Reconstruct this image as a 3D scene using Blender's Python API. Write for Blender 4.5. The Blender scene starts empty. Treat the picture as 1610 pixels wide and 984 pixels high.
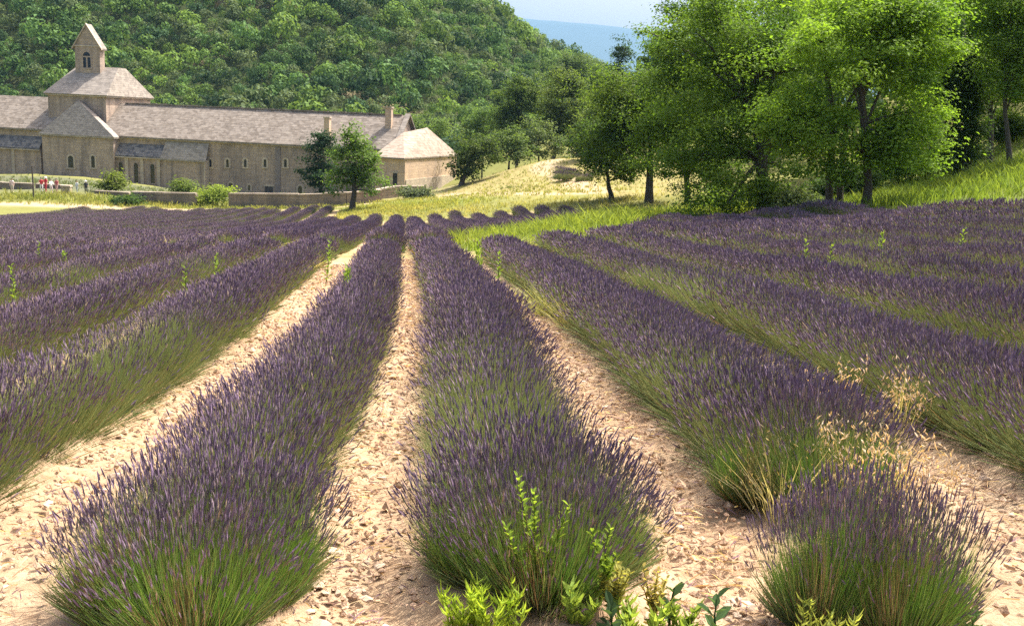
import bpy, math, random
import numpy as np
from mathutils import Matrix, Vector

rng = np.random.default_rng(7)
random.seed(7)
SC = bpy.context.scene
COL = SC.collection
PI = math.pi
R = math.radians

# ------------------------------------------------------------------ camera
F = 1565.0                    # focal length in photo pixels (photo 1610 x 984)
CX, CY = 805.0, 492.0
ROLL = R(2.5)
PITCH = math.atan((CY - 190) / F)
EYE = np.array([0.0, 0.0, 1.75])
UPC = np.array([math.cos(PITCH) * math.sin(ROLL), math.cos(PITCH) * math.cos(ROLL), -math.sin(PITCH)])
DR = np.array([(640 - CX) / F, (CY - 300) / F, 1.0])      # direction of the lavender rows (right, up, forward)
def _n(v): return v / np.linalg.norm(v)
ZW = UPC
YW = _n(DR - DR.dot(ZW) * ZW)
XW = np.cross(YW * np.array([1, 1, -1]), ZW * np.array([1, 1, -1])) * np.array([1, 1, -1])
M3 = np.stack([XW, YW, ZW])     # rows: world axes in (right, up, forward)

def at(px, py, d):
    """world point seen at photo pixel (px, py) at distance d along the view axis"""
    c = np.array([(px - CX) / F * d, (CY - py) / F * d, d])
    return M3 @ c + EYE
def rowpt(X, d, z):
    """point X metres beside, z metres above the eye line that runs along the rows, at distance d"""
    return M3 @ (np.array([X, z, 0.0]) + d * DR) + EYE
def pix(P):
    c = M3.T @ (np.asarray(P, float) - EYE)
    return CX + F * c[0] / c[2], CY - F * c[1] / c[2], c[2]

cam = bpy.data.cameras.new('camera'); camo = bpy.data.objects.new('camera', cam); COL.objects.link(camo)
cam.sensor_width = 36; cam.sensor_fit = 'HORIZONTAL'; cam.lens = 36 * F / 1610
cam.clip_start = 0.1; cam.clip_end = 20000
rot = Matrix([[M3[r][0], M3[r][1], -M3[r][2]] for r in range(3)])
camo.matrix_world = Matrix.Translation(Vector(EYE)) @ rot.to_4x4()
SC.camera = camo

# ------------------------------------------------------------------ light
SUN_EL = R(57)
fwd = M3 @ np.array([0, 0, 1.0])
SUN_AZ = math.atan2(fwd[0], fwd[1]) + R(42)            # clockwise from +Y
sdir = np.array([math.sin(SUN_AZ) * math.cos(SUN_EL), math.cos(SUN_AZ) * math.cos(SUN_EL), math.sin(SUN_EL)])
sl = bpy.data.lights.new('sun', 'SUN'); so = bpy.data.objects.new('sun', sl); COL.objects.link(so)
sl.energy = 4.2; sl.angle = R(0.5); sl.color = (1.0, 0.95, 0.86)
so.rotation_euler = Vector(-sdir).to_track_quat('-Z', 'Y').to_euler()
so.location = (0, 0, 60)
W = bpy.data.worlds.new('World'); SC.world = W; W.use_nodes = True
nt = W.node_tree; bg = nt.nodes['Background']
sky = nt.nodes.new('ShaderNodeTexSky'); sky.sky_type = 'NISHITA'; sky.sun_disc = False
sky.sun_elevation = SUN_EL; sky.sun_rotation = SUN_AZ; sky.air_density = 0.8; sky.dust_density = 10.0; sky.ozone_density = 1.0
nt.links.new(sky.outputs[0], bg.inputs[0]); bg.inputs[1].default_value = 0.15
SC.view_settings.view_transform = 'Standard'; SC.view_settings.look = 'None'
SC.view_settings.exposure = 1.25; SC.view_settings.gamma = 1.0; SC.view_settings.use_curve_mapping = False
SC.cycles.use_denoising = False; SC.cycles.use_adaptive_sampling = False; SC.cycles.use_light_tree = False
SC.cycles.max_bounces = 6; SC.cycles.transparent_max_bounces = 8; SC.cycles.volume_bounces = 0

# ------------------------------------------------------------------ helpers
def hash2(ix, iy, s=0):
    h = (ix.astype(np.int64) * 374761393 + iy.astype(np.int64) * 668265263 + s * 2147483647) & 0xffffffff
    h = ((h ^ (h >> 13)) * 1274126177) & 0xffffffff
    return ((h ^ (h >> 16)) & 0xffffff) / float(0xffffff)
def vnoise(x, y, s=0):
    ix = np.floor(x); iy = np.floor(y); fx = x - ix; fy = y - iy
    ux = fx * fx * (3 - 2 * fx); uy = fy * fy * (3 - 2 * fy)
    a = hash2(ix, iy, s); b = hash2(ix + 1, iy, s); c = hash2(ix, iy + 1, s); d = hash2(ix + 1, iy + 1, s)
    return (a * (1 - ux) + b * ux) * (1 - uy) + (c * (1 - ux) + d * ux) * uy
def fbm(x, y, octv=4, s=0):
    t = 0; a = 0.5; n = 0
    for o in range(octv):
        t = t + a * vnoise(x, y, s + o * 17); n += a; a *= 0.5; x = x * 2.03 + 11.3; y = y * 2.03 + 7.7
    return t / n

def sm(a, b, t): t = np.clip((t - a) / (b - a), 0, 1); return t * t * (3 - 2 * t)
class TPS:
    def __init__(s, P, reg=0.0):
        P = np.asarray(P, float); s.c = P[:, :2].mean(0); s.k = 50.0
        s.x = (P[:, :2] - s.c) / s.k
        n = len(P); K = s.U(s.x, s.x) + reg * np.eye(n)
        A = np.zeros((n + 3, n + 3)); A[:n, :n] = K; A[:n, n] = 1; A[:n, n + 1:] = s.x
        A[n, :n] = 1; A[n + 1:, :n] = s.x.T
        b = np.zeros(n + 3); b[:n] = P[:, 2]
        s.w = np.linalg.solve(A, b); s.n = n
    def U(s, a, b):
        r2 = ((a[:, None, :] - b[None, :, :]) ** 2).sum(2)
        return 0.5 * r2 * np.log(r2 + 1e-12)
    def __call__(s, x, y):
        x = np.asarray(x, float); y = np.asarray(y, float); sh = x.shape
        q = (np.stack([x.ravel(), y.ravel()], 1) - s.c) / s.k
        out = np.empty(len(q))
        for i in range(0, len(q), 20000):
            e = q[i:i + 20000]
            out[i:i + 20000] = s.U(e, s.x) @ s.w[:s.n] + s.w[s.n] + e @ s.w[s.n + 1:]
        return out.reshape(sh)

def mesh(name, V, faces, mats=(), midx=None, tint=None, smooth=False):
    """faces: list of int arrays (n,3)/(n,4); midx: list of ints/arrays, one per faces entry"""
    me = bpy.data.meshes.new(name)
    V = np.ascontiguousarray(V, dtype=np.float32)
    me.vertices.add(len(V)); me.vertices.foreach_set('co', V.ravel())
    faces = [np.asarray(f, dtype=np.int32) for f in faces if len(f)]
    nl = sum(f.size for f in faces); nf = sum(len(f) for f in faces)
    me.loops.add(nl); me.loops.foreach_set('vertex_index', np.concatenate([f.ravel() for f in faces]))
    tot = np.concatenate([np.full(len(f), f.shape[1], np.int32) for f in faces])
    st = np.concatenate([[0], np.cumsum(tot)[:-1]]).astype(np.int32)
    me.polygons.add(nf); me.polygons.foreach_set('loop_start', st); me.polygons.foreach_set('loop_total', tot)
    if midx is not None:
        mi = np.concatenate([np.full(len(f), m, np.int32) if np.isscalar(m) else np.asarray(m, np.int32) for f, m in zip(faces, midx)])
        me.polygons.foreach_set('material_index', mi)
    me.polygons.foreach_set('use_smooth', np.full(nf, smooth, bool))
    for m in mats: me.materials.append(m)
    me.update(calc_edges=True)
    if tint is not None:
        a = me.color_attributes.new('tint', 'FLOAT_COLOR', 'POINT')
        t = np.ones((len(V), 4), np.float32); t[:, :3] = tint
        a.data.foreach_set('color', t.ravel())
    return me

class Geo:
    """collects vertices, faces and tints"""
    def __init__(s): s.V = []; s.T = []; s.F3 = []; s.F4 = []; s.M3 = []; s.M4 = []; s.n = 0
    def add(s, V, f, tint=(1, 1, 1), m=0):
        V = np.asarray(V, float).reshape(-1, 3); f = np.asarray(f, np.int64)
        t = np.empty((len(V), 3)); t[:] = tint
        s.V.append(V); s.T.append(t)
        (s.F3 if f.shape[1] == 3 else s.F4).append(f + s.n); (s.M3 if f.shape[1] == 3 else s.M4).append(np.full(len(f), m))
        s.n += len(V)
    def more(s, f, m=0, base=None):
        f = np.asarray(f, np.int64)
        (s.F3 if f.shape[1] == 3 else s.F4).append(f + base); (s.M3 if f.shape[1] == 3 else s.M4).append(np.full(len(f), m))
    def mesh(s, name, mats, smooth=False):
        V = np.concatenate(s.V); T = np.concatenate(s.T); fs = []; ms = []
        if s.F3: fs.append(np.concatenate(s.F3)); ms.append(np.concatenate(s.M3))
        if s.F4: fs.append(np.concatenate(s.F4)); ms.append(np.concatenate(s.M4))
        return mesh(name, V, fs, mats, ms, T, smooth)

def link(name, me, parent=None, loc=None, rz=None, scale=None, **props):
    o = bpy.data.objects.new(name, me); COL.objects.link(o)
    if parent is not None: o.parent = parent
    if loc is not None: o.location = tuple(float(v) for v in loc)
    if rz is not None: o.rotation_euler = (0, 0, float(rz))
    if scale is not None: o.scale = scale if hasattr(scale, '__len__') else (scale,) * 3
    for k, v in props.items(): o[k] = v
    return o
def thing(name, label, cat, loc=(0, 0, 0), rz=0, group=None, me=None):
    o = link(name, me, None, loc, rz, label=label, category=cat)
    if group: o['group'] = group
    return o

# geometry primitives ------------------------------------------------
def quads(C, N, S, asp=0.55, fold=0.12, up=None):
    """n leaf-shaped quads with centre C, normal N, length S"""
    n = len(C); N = N / (np.linalg.norm(N, axis=1, keepdims=True) + 1e-9)
    t = rng.normal(size=(n, 3)) if up is None else up + rng.normal(size=(n, 3)) * .25
    A = t - (t * N).sum(1, keepdims=True) * N; A /= np.linalg.norm(A, axis=1, keepdims=True) + 1e-9
    B = np.cross(N, A); S = np.asarray(S).reshape(-1, 1) * np.ones((n, 1))
    V = np.empty((n, 4, 3))
    V[:, 0] = C - A * S * .5; V[:, 1] = C + B * S * asp * .5 + N * S * fold - A * S * .06
    V[:, 2] = C + A * S * .5; V[:, 3] = C - B * S * asp * .5 + N * S * fold - A * S * .06
    f = np.arange(n * 4).reshape(n, 4)
    return V.reshape(-1, 3), f
def tube(P, rad, k=6, cap=True):
    P = np.asarray(P, float); n = len(P); rad = np.broadcast_to(np.asarray(rad, float), (n,))
    T = np.gradient(P, axis=0); T /= np.linalg.norm(T, axis=1, keepdims=True) + 1e-9
    ref = np.array([0, 0, 1.0]) if abs(T[:, 2]).mean() < .8 else np.array([1.0, 0, 0])
    A = np.cross(T, ref); A /= np.linalg.norm(A, axis=1, keepdims=True) + 1e-9; B = np.cross(T, A)
    th = np.arange(k) * 2 * PI / k
    V = P[:, None, :] + rad[:, None, None] * (np.cos(th)[None, :, None] * A[:, None, :] + np.sin(th)[None, :, None] * B[:, None, :])
    f = [[i * k + j, i * k + (j + 1) % k, (i + 1) * k + (j + 1) % k, (i + 1) * k + j] for i in range(n - 1) for j in range(k)]
    V = V.reshape(-1, 3)
    return V, np.array(f)
BOXF = np.array([[0, 3, 2, 1], [4, 5, 6, 7], [0, 1, 5, 4], [1, 2, 6, 5], [2, 3, 7, 6], [3, 0, 4, 7]])
def box(x0, x1, y0, y1, z0, z1):
    return np.array([[x0, y0, z0], [x1, y0, z0], [x1, y1, z0], [x0, y1, z0], [x0, y0, z1], [x1, y0, z1], [x1, y1, z1], [x0, y1, z1]], float), BOXF

# ------------------------------------------------------------------ materials
def mat(name):
    m = bpy.data.materials.new(name); m.use_nodes = True
    return m, m.node_tree, m.node_tree.nodes['Principled BSDF']
def N(nt, t, **kw):
    n = nt.nodes.new(t)
    for k, v in kw.items():
        if k.startswith('i_'): n.inputs[int(k[2:]) if k[2:].isdigit() else k[2:]].default_value = v
        else: setattr(n, k, v)
    return n
def mixc(nt, fac, a, b, typ='MIX'):
    n = nt.nodes.new('ShaderNodeMix'); n.data_type = 'RGBA'; n.blend_type = typ
    for s, v in ((0, fac), (6, a), (7, b)):
        if hasattr(v, 'links') or isinstance(v, bpy.types.NodeSocket): nt.links.new(v, n.inputs[s])
        else: n.inputs[s].default_value = v if s == 0 else (*v, 1)
    return n.outputs[2]
def noise(nt, scale, detail=4, rough=.6, co=None, dist=0):
    n = N(nt, 'ShaderNodeTexNoise'); n.inputs['Scale'].default_value = scale; n.inputs['Detail'].default_value = detail
    n.inputs['Roughness'].default_value = rough; n.inputs['Distortion'].default_value = dist
    if co is not None: nt.links.new(co, n.inputs['Vector'])
    return n.outputs['Fac']
def ramp(nt, f, a, b):
    n = N(nt, 'ShaderNodeMapRange'); nt.links.new(f, n.inputs[0]); n.inputs[1].default_value = a; n.inputs[2].default_value = b
    return n.outputs[0]
def objco(nt, sc=(1, 1, 1)):
    t = N(nt, 'ShaderNodeTexCoord'); m = N(nt, 'ShaderNodeMapping'); m.inputs['Scale'].default_value = sc
    nt.links.new(t.outputs['Object'], m.inputs[0]); return m.outputs[0]
def bump(nt, h, b, strength, dist):
    n = N(nt, 'ShaderNodeBump'); n.inputs['Strength'].default_value = strength; n.inputs['Distance'].default_value = dist
    nt.links.new(h, n.inputs['Height']); nt.links.new(n.outputs[0], b.inputs['Normal'])

def plant_mat(name, trans, rough=.6, vary=.25, warm=(1.25, 1.15, .6)):
    """foliage whose own colour comes from the tint of each leaf"""
    m, nt, b = mat(name)
    a = N(nt, 'ShaderNodeAttribute', attribute_name='tint')
    oi = N(nt, 'ShaderNodeObjectInfo')
    hv = N(nt, 'ShaderNodeHueSaturation'); nt.links.new(a.outputs['Color'], hv.inputs['Color'])
    mr = N(nt, 'ShaderNodeMapRange'); nt.links.new(oi.outputs['Random'], mr.inputs[0]); mr.inputs[3].default_value = 1 - vary; mr.inputs[4].default_value = 1 + vary
    nt.links.new(mr.outputs[0], hv.inputs['Value'])
    nt.links.new(hv.outputs[0], b.inputs['Base Color'])
    b.inputs['Roughness'].default_value = rough; b.inputs['Specular IOR Level'].default_value = .08
    if trans > 0:
        tr = N(nt, 'ShaderNodeBsdfTranslucent'); nt.links.new(mixc(nt, 1.0, hv.outputs[0], warm, 'MULTIPLY'), tr.inputs[0])
        mx = N(nt, 'ShaderNodeMixShader'); mx.inputs[0].default_value = trans
        nt.links.new(b.outputs[0], mx.inputs[1]); nt.links.new(tr.outputs[0], mx.inputs[2])
        nt.links.new(mx.outputs[0], nt.nodes['Material Output'].inputs[0])
    return m
LEAF = plant_mat('tree_leaf', .42, .6, .08, (1.4, 1.5, .65))
FORESTM = plant_mat('forest_leaf', .3, .7, 0.0, (1.4, 1.3, .8))
LAV = plant_mat('lavender_plant', .22, .7, .10, (1.1, 1.05, .9))
GRASSM = plant_mat('grass_blade', .45, .6, .1)

def bark_mat():
    m, nt, b = mat('bark'); co = objco(nt, (3, 3, .7))
    f = noise(nt, 4, 6, .7, co)
    nt.links.new(mixc(nt, f, (.035, .028, .02), (.11, .09, .07)), b.inputs['Base Color']); b.inputs['Roughness'].default_value = .9
    bump(nt, f, b, .8, .04); return m
BARK = bark_mat()

def stone_mat(name, c1, c2, stain, sc=1.0, course=0.45):
    m, nt, b = mat(name); co = objco(nt)
    big = noise(nt, .22 * sc, 5, .65, co, .6); fine = noise(nt, 3.2 * sc, 5, .7, co)
    str_ = noise(nt, 1.0, 5, .7, objco(nt, (.55, .55, .07)), .4)
    c = mixc(nt, ramp(nt, big, .3, .7), c1, c2)
    c = mixc(nt, ramp(nt, str_, .43, .66), c, stain)
    c = mixc(nt, ramp(nt, fine, .35, .75), c, tuple(v * .72 for v in c1))
    br = N(nt, 'ShaderNodeTexBrick'); br.offset = .5
    br.inputs['Scale'].default_value = 1; br.inputs['Brick Width'].default_value = 1.1; br.inputs['Row Height'].default_value = course
    br.inputs['Mortar Size'].default_value = .03; br.inputs['Color1'].default_value = (.82, .82, .82, 1); br.inputs['Color2'].default_value = (1.12, 1.1, 1.05, 1); br.inputs['Mortar'].default_value = (.75, .72, .68, 1)
    t = N(nt, 'ShaderNodeTexCoord'); sx = N(nt, 'ShaderNodeSeparateXYZ'); nt.links.new(t.outputs['Object'], sx.inputs[0])
    ad = N(nt, 'ShaderNodeMath', operation='ADD'); nt.links.new(sx.outputs[0], ad.inputs[0]); nt.links.new(sx.outputs[1], ad.inputs[1])
    cb = N(nt, 'ShaderNodeCombineXYZ'); nt.links.new(ad.outputs[0], cb.inputs[0]); nt.links.new(sx.outputs[2], cb.inputs[1])
    nt.links.new(cb.outputs[0], br.inputs['Vector'])
    c = mixc(nt, .8, c, br.outputs['Color'], 'MULTIPLY')
    nt.links.new(c, b.inputs['Base Color']); b.inputs['Roughness'].default_value = .92
    bump(nt, fine, b, .6, .08); return m
WALLM = stone_mat('abbey_stone', (.43, .325, .255), (.50, .40, .32), (.17, .138, .125))
WARMM = stone_mat('warm_stone', (.62, .44, .30), (.68, .52, .37), (.48, .36, .28))
DRYM = stone_mat('dry_wall_stone', (.30, .23, .18), (.36, .28, .21), (.15, .13, .12), 2.0, .3)
COPEM = stone_mat('coping_stone', (.40, .33, .26), (.46, .38, .3), (.25, .2, .17))
PALEM = stone_mat('pale_stone', (.52, .43, .33), (.56, .47, .37), (.38, .31, .25))

def roof_mat(name, c1, c2, dark):
    m, nt, b = mat(name); co = objco(nt)
    big = noise(nt, .3, 5, .7, co, .5); fine = noise(nt, 2.4, 6, .8, co)
    cell = N(nt, 'ShaderNodeTexVoronoi'); cell.inputs['Scale'].default_value = 1.6; nt.links.new(objco(nt, (1, 1, 1.6)), cell.inputs['Vector'])
    c = mixc(nt, ramp(nt, big, .32, .68), c1, c2)
    c = mixc(nt, ramp(nt, fine, .42, .72), c, dark)
    sc_ = N(nt, 'ShaderNodeSeparateColor'); nt.links.new(cell.outputs['Color'], sc_.inputs[0])
    c = mixc(nt, ramp(nt, sc_.outputs[0], .0, 4.0), c, (.8, .7, .6))
    wv = N(nt, 'ShaderNodeTexWave', wave_type='BANDS', bands_direction='Z', wave_profile='SAW'); wv.inputs['Scale'].default_value = .8; wv.inputs['Distortion'].default_value = 2.5; wv.inputs['Detail'].default_value = 3; wv.inputs['Detail Scale'].default_value = 2
    nt.links.new(co, wv.inputs['Vector'])
    c = mixc(nt, ramp(nt, wv.outputs['Fac'], .0, 2.6), c, dark)
    nt.links.new(c, b.inputs['Base Color']); b.inputs['Roughness'].default_value = .9
    bump(nt, wv.outputs['Fac'], b, .5, .12); return m
ROOFM = roof_mat('stone_slab_roof', (.17, .135, .105), (.225, .18, .135), (.085, .068, .056))
ROOFL = roof_mat('pale_slab_roof', (.21, .18, .15), (.27, .235, .19), (.13, .11, .10))
ROOFW = roof_mat('warm_tile_roof', (.21, .155, .11), (.26, .20, .145), (.13, .098, .074))
ROOFD = roof_mat('dark_slate_roof', (.07, .07, .085), (.09, .09, .10), (.05, .05, .06))
def flat_mat(name, col, rough=.7, vary=.25, sc=6):
    m, nt, b = mat(name); f = noise(nt, sc, 4, .6, objco(nt))
    nt.links.new(mixc(nt, f, tuple(v * (1 - vary) for v in col), tuple(min(1, v * (1 + vary)) for v in col)), b.inputs['Base Color'])
    b.inputs['Roughness'].default_value = rough; return m
DARKOPENING = flat_mat('dark_glass_and_recess', (.012, .012, .015), .15)  # window panes, and painted shade inside open recesses
WOODM = flat_mat('dark_wood', (.05, .04, .035))

def ground_mat():
    m, nt, b = mat('earth_and_grass'); co = objco(nt)
    a = N(nt, 'ShaderNodeAttribute', attribute_name='tint')
    f1 = noise(nt, 9, 6, .7, co); f2 = noise(nt, 45, 4, .7, co); f3 = noise(nt, .7, 4, .6, co)
    c = mixc(nt, ramp(nt, f1, .30, .75), a.outputs['Color'], (.55, .46, .42), 'MULTIPLY')
    c2 = mixc(nt, ramp(nt, f2, .55, .8), c, (1.28, 1.25, 1.2), 'MULTIPLY')
    c3 = mixc(nt, ramp(nt, f3, .35, .7), c2, (.86, .8, .76), 'MULTIPLY')
    nt.links.new(c3, b.inputs['Base Color']); b.inputs['Roughness'].default_value = .95; b.inputs['Specular IOR Level'].default_value = .1
    ad = N(nt, 'ShaderNodeMath', operation='ADD'); nt.links.new(f1, ad.inputs[0]); nt.links.new(f2, ad.inputs[1])
    bump(nt, ad.outputs[0], b, .7, .03); return m
GROUNDM = ground_mat()
def stonebit(name, c):
    m, nt, b = mat(name); oi = N(nt, 'ShaderNodeObjectInfo'); f = noise(nt, 30, 4, .6, objco(nt))
    c1 = mixc(nt, oi.outputs['Random'], tuple(v * .75 for v in c), tuple(min(.8, v * 1.25) for v in c))
    nt.links.new(mixc(nt, f, c1, tuple(v * .8 for v in c)), b.inputs['Base Color']); b.inputs['Roughness'].default_value = .95
    bump(nt, f, b, .5, .01); return m
CLODM = stonebit('field_stone', (.52, .39, .28))

# ------------------------------------------------------------------ terrain
def XK(k): return 0.53 + 1.7 * (k - 3) + {2: .24}.get(k, .12 if k < 2 else 0)
CP = []
for X in (-14, -9, -5, -2, 0, 2.2):
    for d, dz in ((-6, 0), (0, 0), (4, 0), (9, 0), (15, 0), (22, .02), (27, .06)):
        CP.append(rowpt(X, d, -1.77 - dz - (.06 if X < -3 else 0)))
for X, z in ((3.93, -1.69), (5.63, -1.6), (7.33, -1.54), (9.03, -1.47), (10.73, -1.37), (12.43, -1.23), (14.13, -1.04), (15.8, -.88), (18, -.5)):
    dd = X * F / 970
    for d in (-4, dd * .5, dd): CP.append(rowpt(X, d, z))
for X, d, z in ((3.93, 26.7, -1.66), (2.23, 27, -1.71), (7.33, 32, -1.66), (9.03, 37, -1.75), (12.4, 46, -1.95), (15.8, 34, -1.3), (15.8, 44, -1.84)):
    CP.append(rowpt(X, d, z))
for d, z0 in ((35, -2.1), (45, -2.36), (55, -2.54), (65, -2.66), (78, -2.74)):
    for X in (-30, -20, -10, -3, 0, 3): CP.append(rowpt(X, d, z0 + (.25 if X < -15 else 0)))
for px, py, d in ((851, 342, 78), (784, 348, 78), (900, 338, 78), (820, 372, 45), (900, 355, 45), (960, 356, 40), (1000, 345, 50),
                  (1083, 343, 58), (1100, 348, 50), (960, 314, 85), (880, 322, 84), (1010, 300, 92), (1203, 344, 48), (1303, 338, 41), (1362, 328, 38),
                  (1440, 318, 40), (1520, 282, 49), (1590, 262, 46), (1610, 298, 36), (1720, 250, 40), (1450, 262, 70), (1600, 205, 66), (1200, 275, 90), (1350, 250, 95), (1100, 285, 110), (1700, 100, 90),
                  (1300, 175, 150), (1600, 80, 130), (1000, 250, 170), (1150, 205, 200),
                  (100, 322, 108), (300, 328, 110), (500, 327, 110), (-100, 312, 112), (553, 331, 96), (640, 314, 108), (720, 308, 120), (800, 280, 124), (850, 254, 136), (930, 252, 140), (900, 280, 118), (760, 285, 128), (700, 309, 150), (640, 308, 155),
                  (100, 299, 120), (100, 277, 150), (-50, 275, 150), (200, 299, 130), (300, 304, 140), (450, 306, 140), (150, 283, 165), (-60, 283, 178), (720, 262, 200), (850, 222, 200), (950, 225, 220)):
    CP.append(at(px, py, d))
ZB = EYE[2] - 14.8
for px, d in ((0, 182), (200, 176), (300, 171), (450, 168), (560, 166)):
    p = at(px, 300, d); CP.append(np.array([p[0], p[1], ZB]))
for px, d in ((-100, 215), (200, 210), (450, 205), (650, 205)):
    p = at(px, 300, d); CP.append(np.array([p[0], p[1], ZB + .5]))
_g = TPS(CP, 1e-4)
def gz(x, y):
    r = _g(np.atleast_1d(np.asarray(x, float)), np.atleast_1d(np.asarray(y, float)))
    return r if np.ndim(x) else float(r[0])
def onground(px, py, d):
    p = at(px, py, d); p[2] = gz(p[0], p[1]); return p

# rows: (row number, first distance, last distance); k = 3 is the row right of the pale middle furrow
NEAR_END = {-4: 29, -3: 29, -2: 29, -1: 28.5, 0: 28, 1: 27, 2: 26.3, 3: 26.8, 4: 27.0, 5: 27.2, 6: 29.5, 7: 33, 8: 37.5, 9: 41.5, 10: 46, 11: 47.5, 12: 46.5}
ROWS = []
for k in range(-4, 13):
    X = XK(k)
    s = {2: 3.98, 3: 4.35, 4: 5.5, 5: 4.6, 1: 4.6}.get(k, (abs(X) * F / 760 if X < 0 else X * F / 1090))
    ROWS.append((k, s, NEAR_END[k], 'near'))
for k in range(-17, 11):
    X = XK(k); s = {True: 47.0, False: 29.2}[k >= 4]
    if k >= 4: s = min(72, max(s, X * F / 265))
    if k < 1: s = 32.0
    if X < 0: s = max(s, abs(X) * F / 740)
    ROWS.append((k, s, (80 if k > -2 else (98 if k > -6 else 102) + 2 * math.sin(k * 1.3) + min(0, k + 30) * 1.5) + 1.5 * math.sin(k * 1.7), 'far'))
def off(d):
    return np.interp(d, [3.5, 5.8, 9, 11.5, 18, 27, 40, 80], [0, .06, .18, .25, .26, .20, .12, .05])
def off2(k, d): return off(d) + (.08 if k == 2 else .14 if k < 2 else 0.0) * sm(4.6, 9, np.asarray(d, float))
def rowxy(k, d):
    p = rowpt(XK(k) + float(off2(k, d)), d, -1.9); return p[0], p[1]

def field_masks(x, y):
    """soil mask and distance to the nearest row axis"""
    soil = np.zeros_like(x); ax = np.full_like(x, 9.0)
    for k, d0, d1, w in ROWS:
        x0, y0 = rowxy(k, d0); x1, y1 = rowxy(k, d1)
        t = np.clip((y - y0) / (y1 - y0), 0, 1); dx = np.hypot(x - rowpt(XK(k), 0, -1.9)[0] - off2(k, y), np.maximum(0, np.maximum(y0 - y, y - y1)))
        soil = np.maximum(soil, 1 - sm(.85, 1.5, dx)); ax = np.minimum(ax, dx)
    soil = np.maximum(soil, (1 - sm(7, 8, y)) * (1 - sm(11, 13, np.abs(x))))
    return soil, ax
def spaced(a, b, h0, g, hmax):
    out = [a]; h = h0
    while out[-1] < b: out.append(out[-1] + h); h = min(hmax, h * g)
    return out
xs = sorted(set([round(v, 4) for v in spaced(0, 4.5, .066, 1.0, .066)] + [round(-v, 4) for v in spaced(0, 4.5, .066, 1.0, .066)] +
     [round(v, 4) for v in spaced(4.6, 260, .09, 1.035, 8)] + [round(-v, 4) for v in spaced(4.6, 260, .09, 1.035, 8)]))
ys = [-40, -25, -15, -9, -5, -2, 0, 1.5, 2.5, 3.0] + spaced(3.05, 11, .06, 1.0, .06) + spaced(11.1, 330, .1, 1.018, 6)
GX, GY = np.meshgrid(np.array(xs), np.array(ys))
GZ = _g(GX, GY)
soil, axd = field_masks(GX, GY)
near = 1 - sm(25, 60, GY); rut = fbm(GX * 1.1, GY * .35, 3, 77)
GZ = GZ + near * soil * ((fbm(GX * 2.2, GY * 2.2, 3, 3) - .5) * .10 + (fbm(GX * 8, GY * 8, 3, 9) - .5) * .06) + soil * near * .07 * (1 - sm(.2, .75, axd)) - .02 * soil
GZ += (1 - soil) * (fbm(GX * .4, GY * .4, 4, 5) - .5) * .35 * sm(20, 40, GY)
def patch(px, py, d, rx, ry):
    p = at(px, py, d); return np.exp(-(((GX - p[0]) / rx) ** 2 + ((GY - p[1]) / ry) ** 2) ** 2)
SOILC = np.array([.47, .355, .235]); DRYC = np.array([.38, .33, .15]); GREENC = np.array([.16, .20, .045]); LUSH = np.array([.13, .19, .035]); TRACKC = np.array([.47, .39, .26])
n1 = fbm(GX * .12, GY * .12, 4, 21)[..., None]; n2 = fbm(GX * .8, GY * .8, 3, 31)[..., None]
tint = GREENC * (1 - n1 * .6) + (DRYC * .7 + GREENC * .3) * n1 * .6
dry = np.clip(patch(820, 280, 126, 17, 20) + patch(900, 285, 118, 16, 22) + patch(760, 305, 116, 14, 10) + patch(1000, 300, 92, 6, 8), 0, 1)[..., None] * sm(.25, .6, n1 * .5 + n2 * .5 + .1)
tint = tint * (1 - dry) + (DRYC * .75 + GREENC * .25) * dry
lush = np.clip(patch(860, 350, 42, 6, 18) + patch(1040, 330, 55, 9, 22) + patch(640, 316, 98, 10, 7) + patch(1480, 300, 45, 14, 25), 0, 1)[..., None] * .8
tint = tint * (1 - lush) + LUSH * lush
ter = np.clip(patch(60, 288, 133, 38, 13) + patch(230, 300, 133, 30, 14) + patch(430, 305, 140, 30, 14), 0, 1)[..., None]
tint = tint * (1 - ter) + np.array([.13, .15, .09]) * ter
tr = np.zeros_like(GX)
def track(pts, w):
    global tr
    q = np.array([at(*p)[:2] for p in pts])
    for a, b in zip(q[:-1], q[1:]):
        ab = b - a; t = np.clip(((GX - a[0]) * ab[0] + (GY - a[1]) * ab[1]) / ab.dot(ab), 0, 1)
        dd = np.hypot(GX - a[0] - ab[0] * t, GY - a[1] - ab[1] * t)
        tr = np.maximum(tr, 1 - sm(w * .6, w * 1.3, dd))
track([(-80, 322, 106), (60, 323, 107), (200, 325, 107.5), (400, 328, 107.5), (520, 329, 106), (600, 318, 112), (680, 312, 118)], 1.8)
track([(700, 310, 122), (790, 306, 110), (900, 300, 100), (960, 305, 96), (1010, 296, 98)], 1.6)
track([(960, 300, 100), (900, 278, 116), (850, 266, 128), (880, 255, 138), (930, 250, 146)], 1.7)
track([(730, 284, 138), (800, 262, 136), (860, 249, 142)], 1.0)
tint = tint * (1 - tr[..., None]) + TRACKC * tr[..., None]
gap = (sm(24, 28, GY) * (1 - sm(34, 37, GY)) * (1 - sm(2, 3, GX)))[..., None]
soilc = SOILC * (1 - .55 * gap) + np.array([.42, .36, .15]) * .55 * gap
farf = sm(40, 70, GY)[..., None]
soilc = soilc * (1 - .5 * farf) + np.array([.36, .33, .16]) * .5 * farf
tint = tint * (1 - soil[..., None]) + soilc * (.80 + .25 * n2 + .15 * rut[..., None]) * soil[..., None]
ny, nx = GX.shape
ii = np.arange((ny - 1) * (nx - 1)); r_ = ii // (nx - 1); c_ = ii % (nx - 1); b0 = r_ * nx + c_
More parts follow.
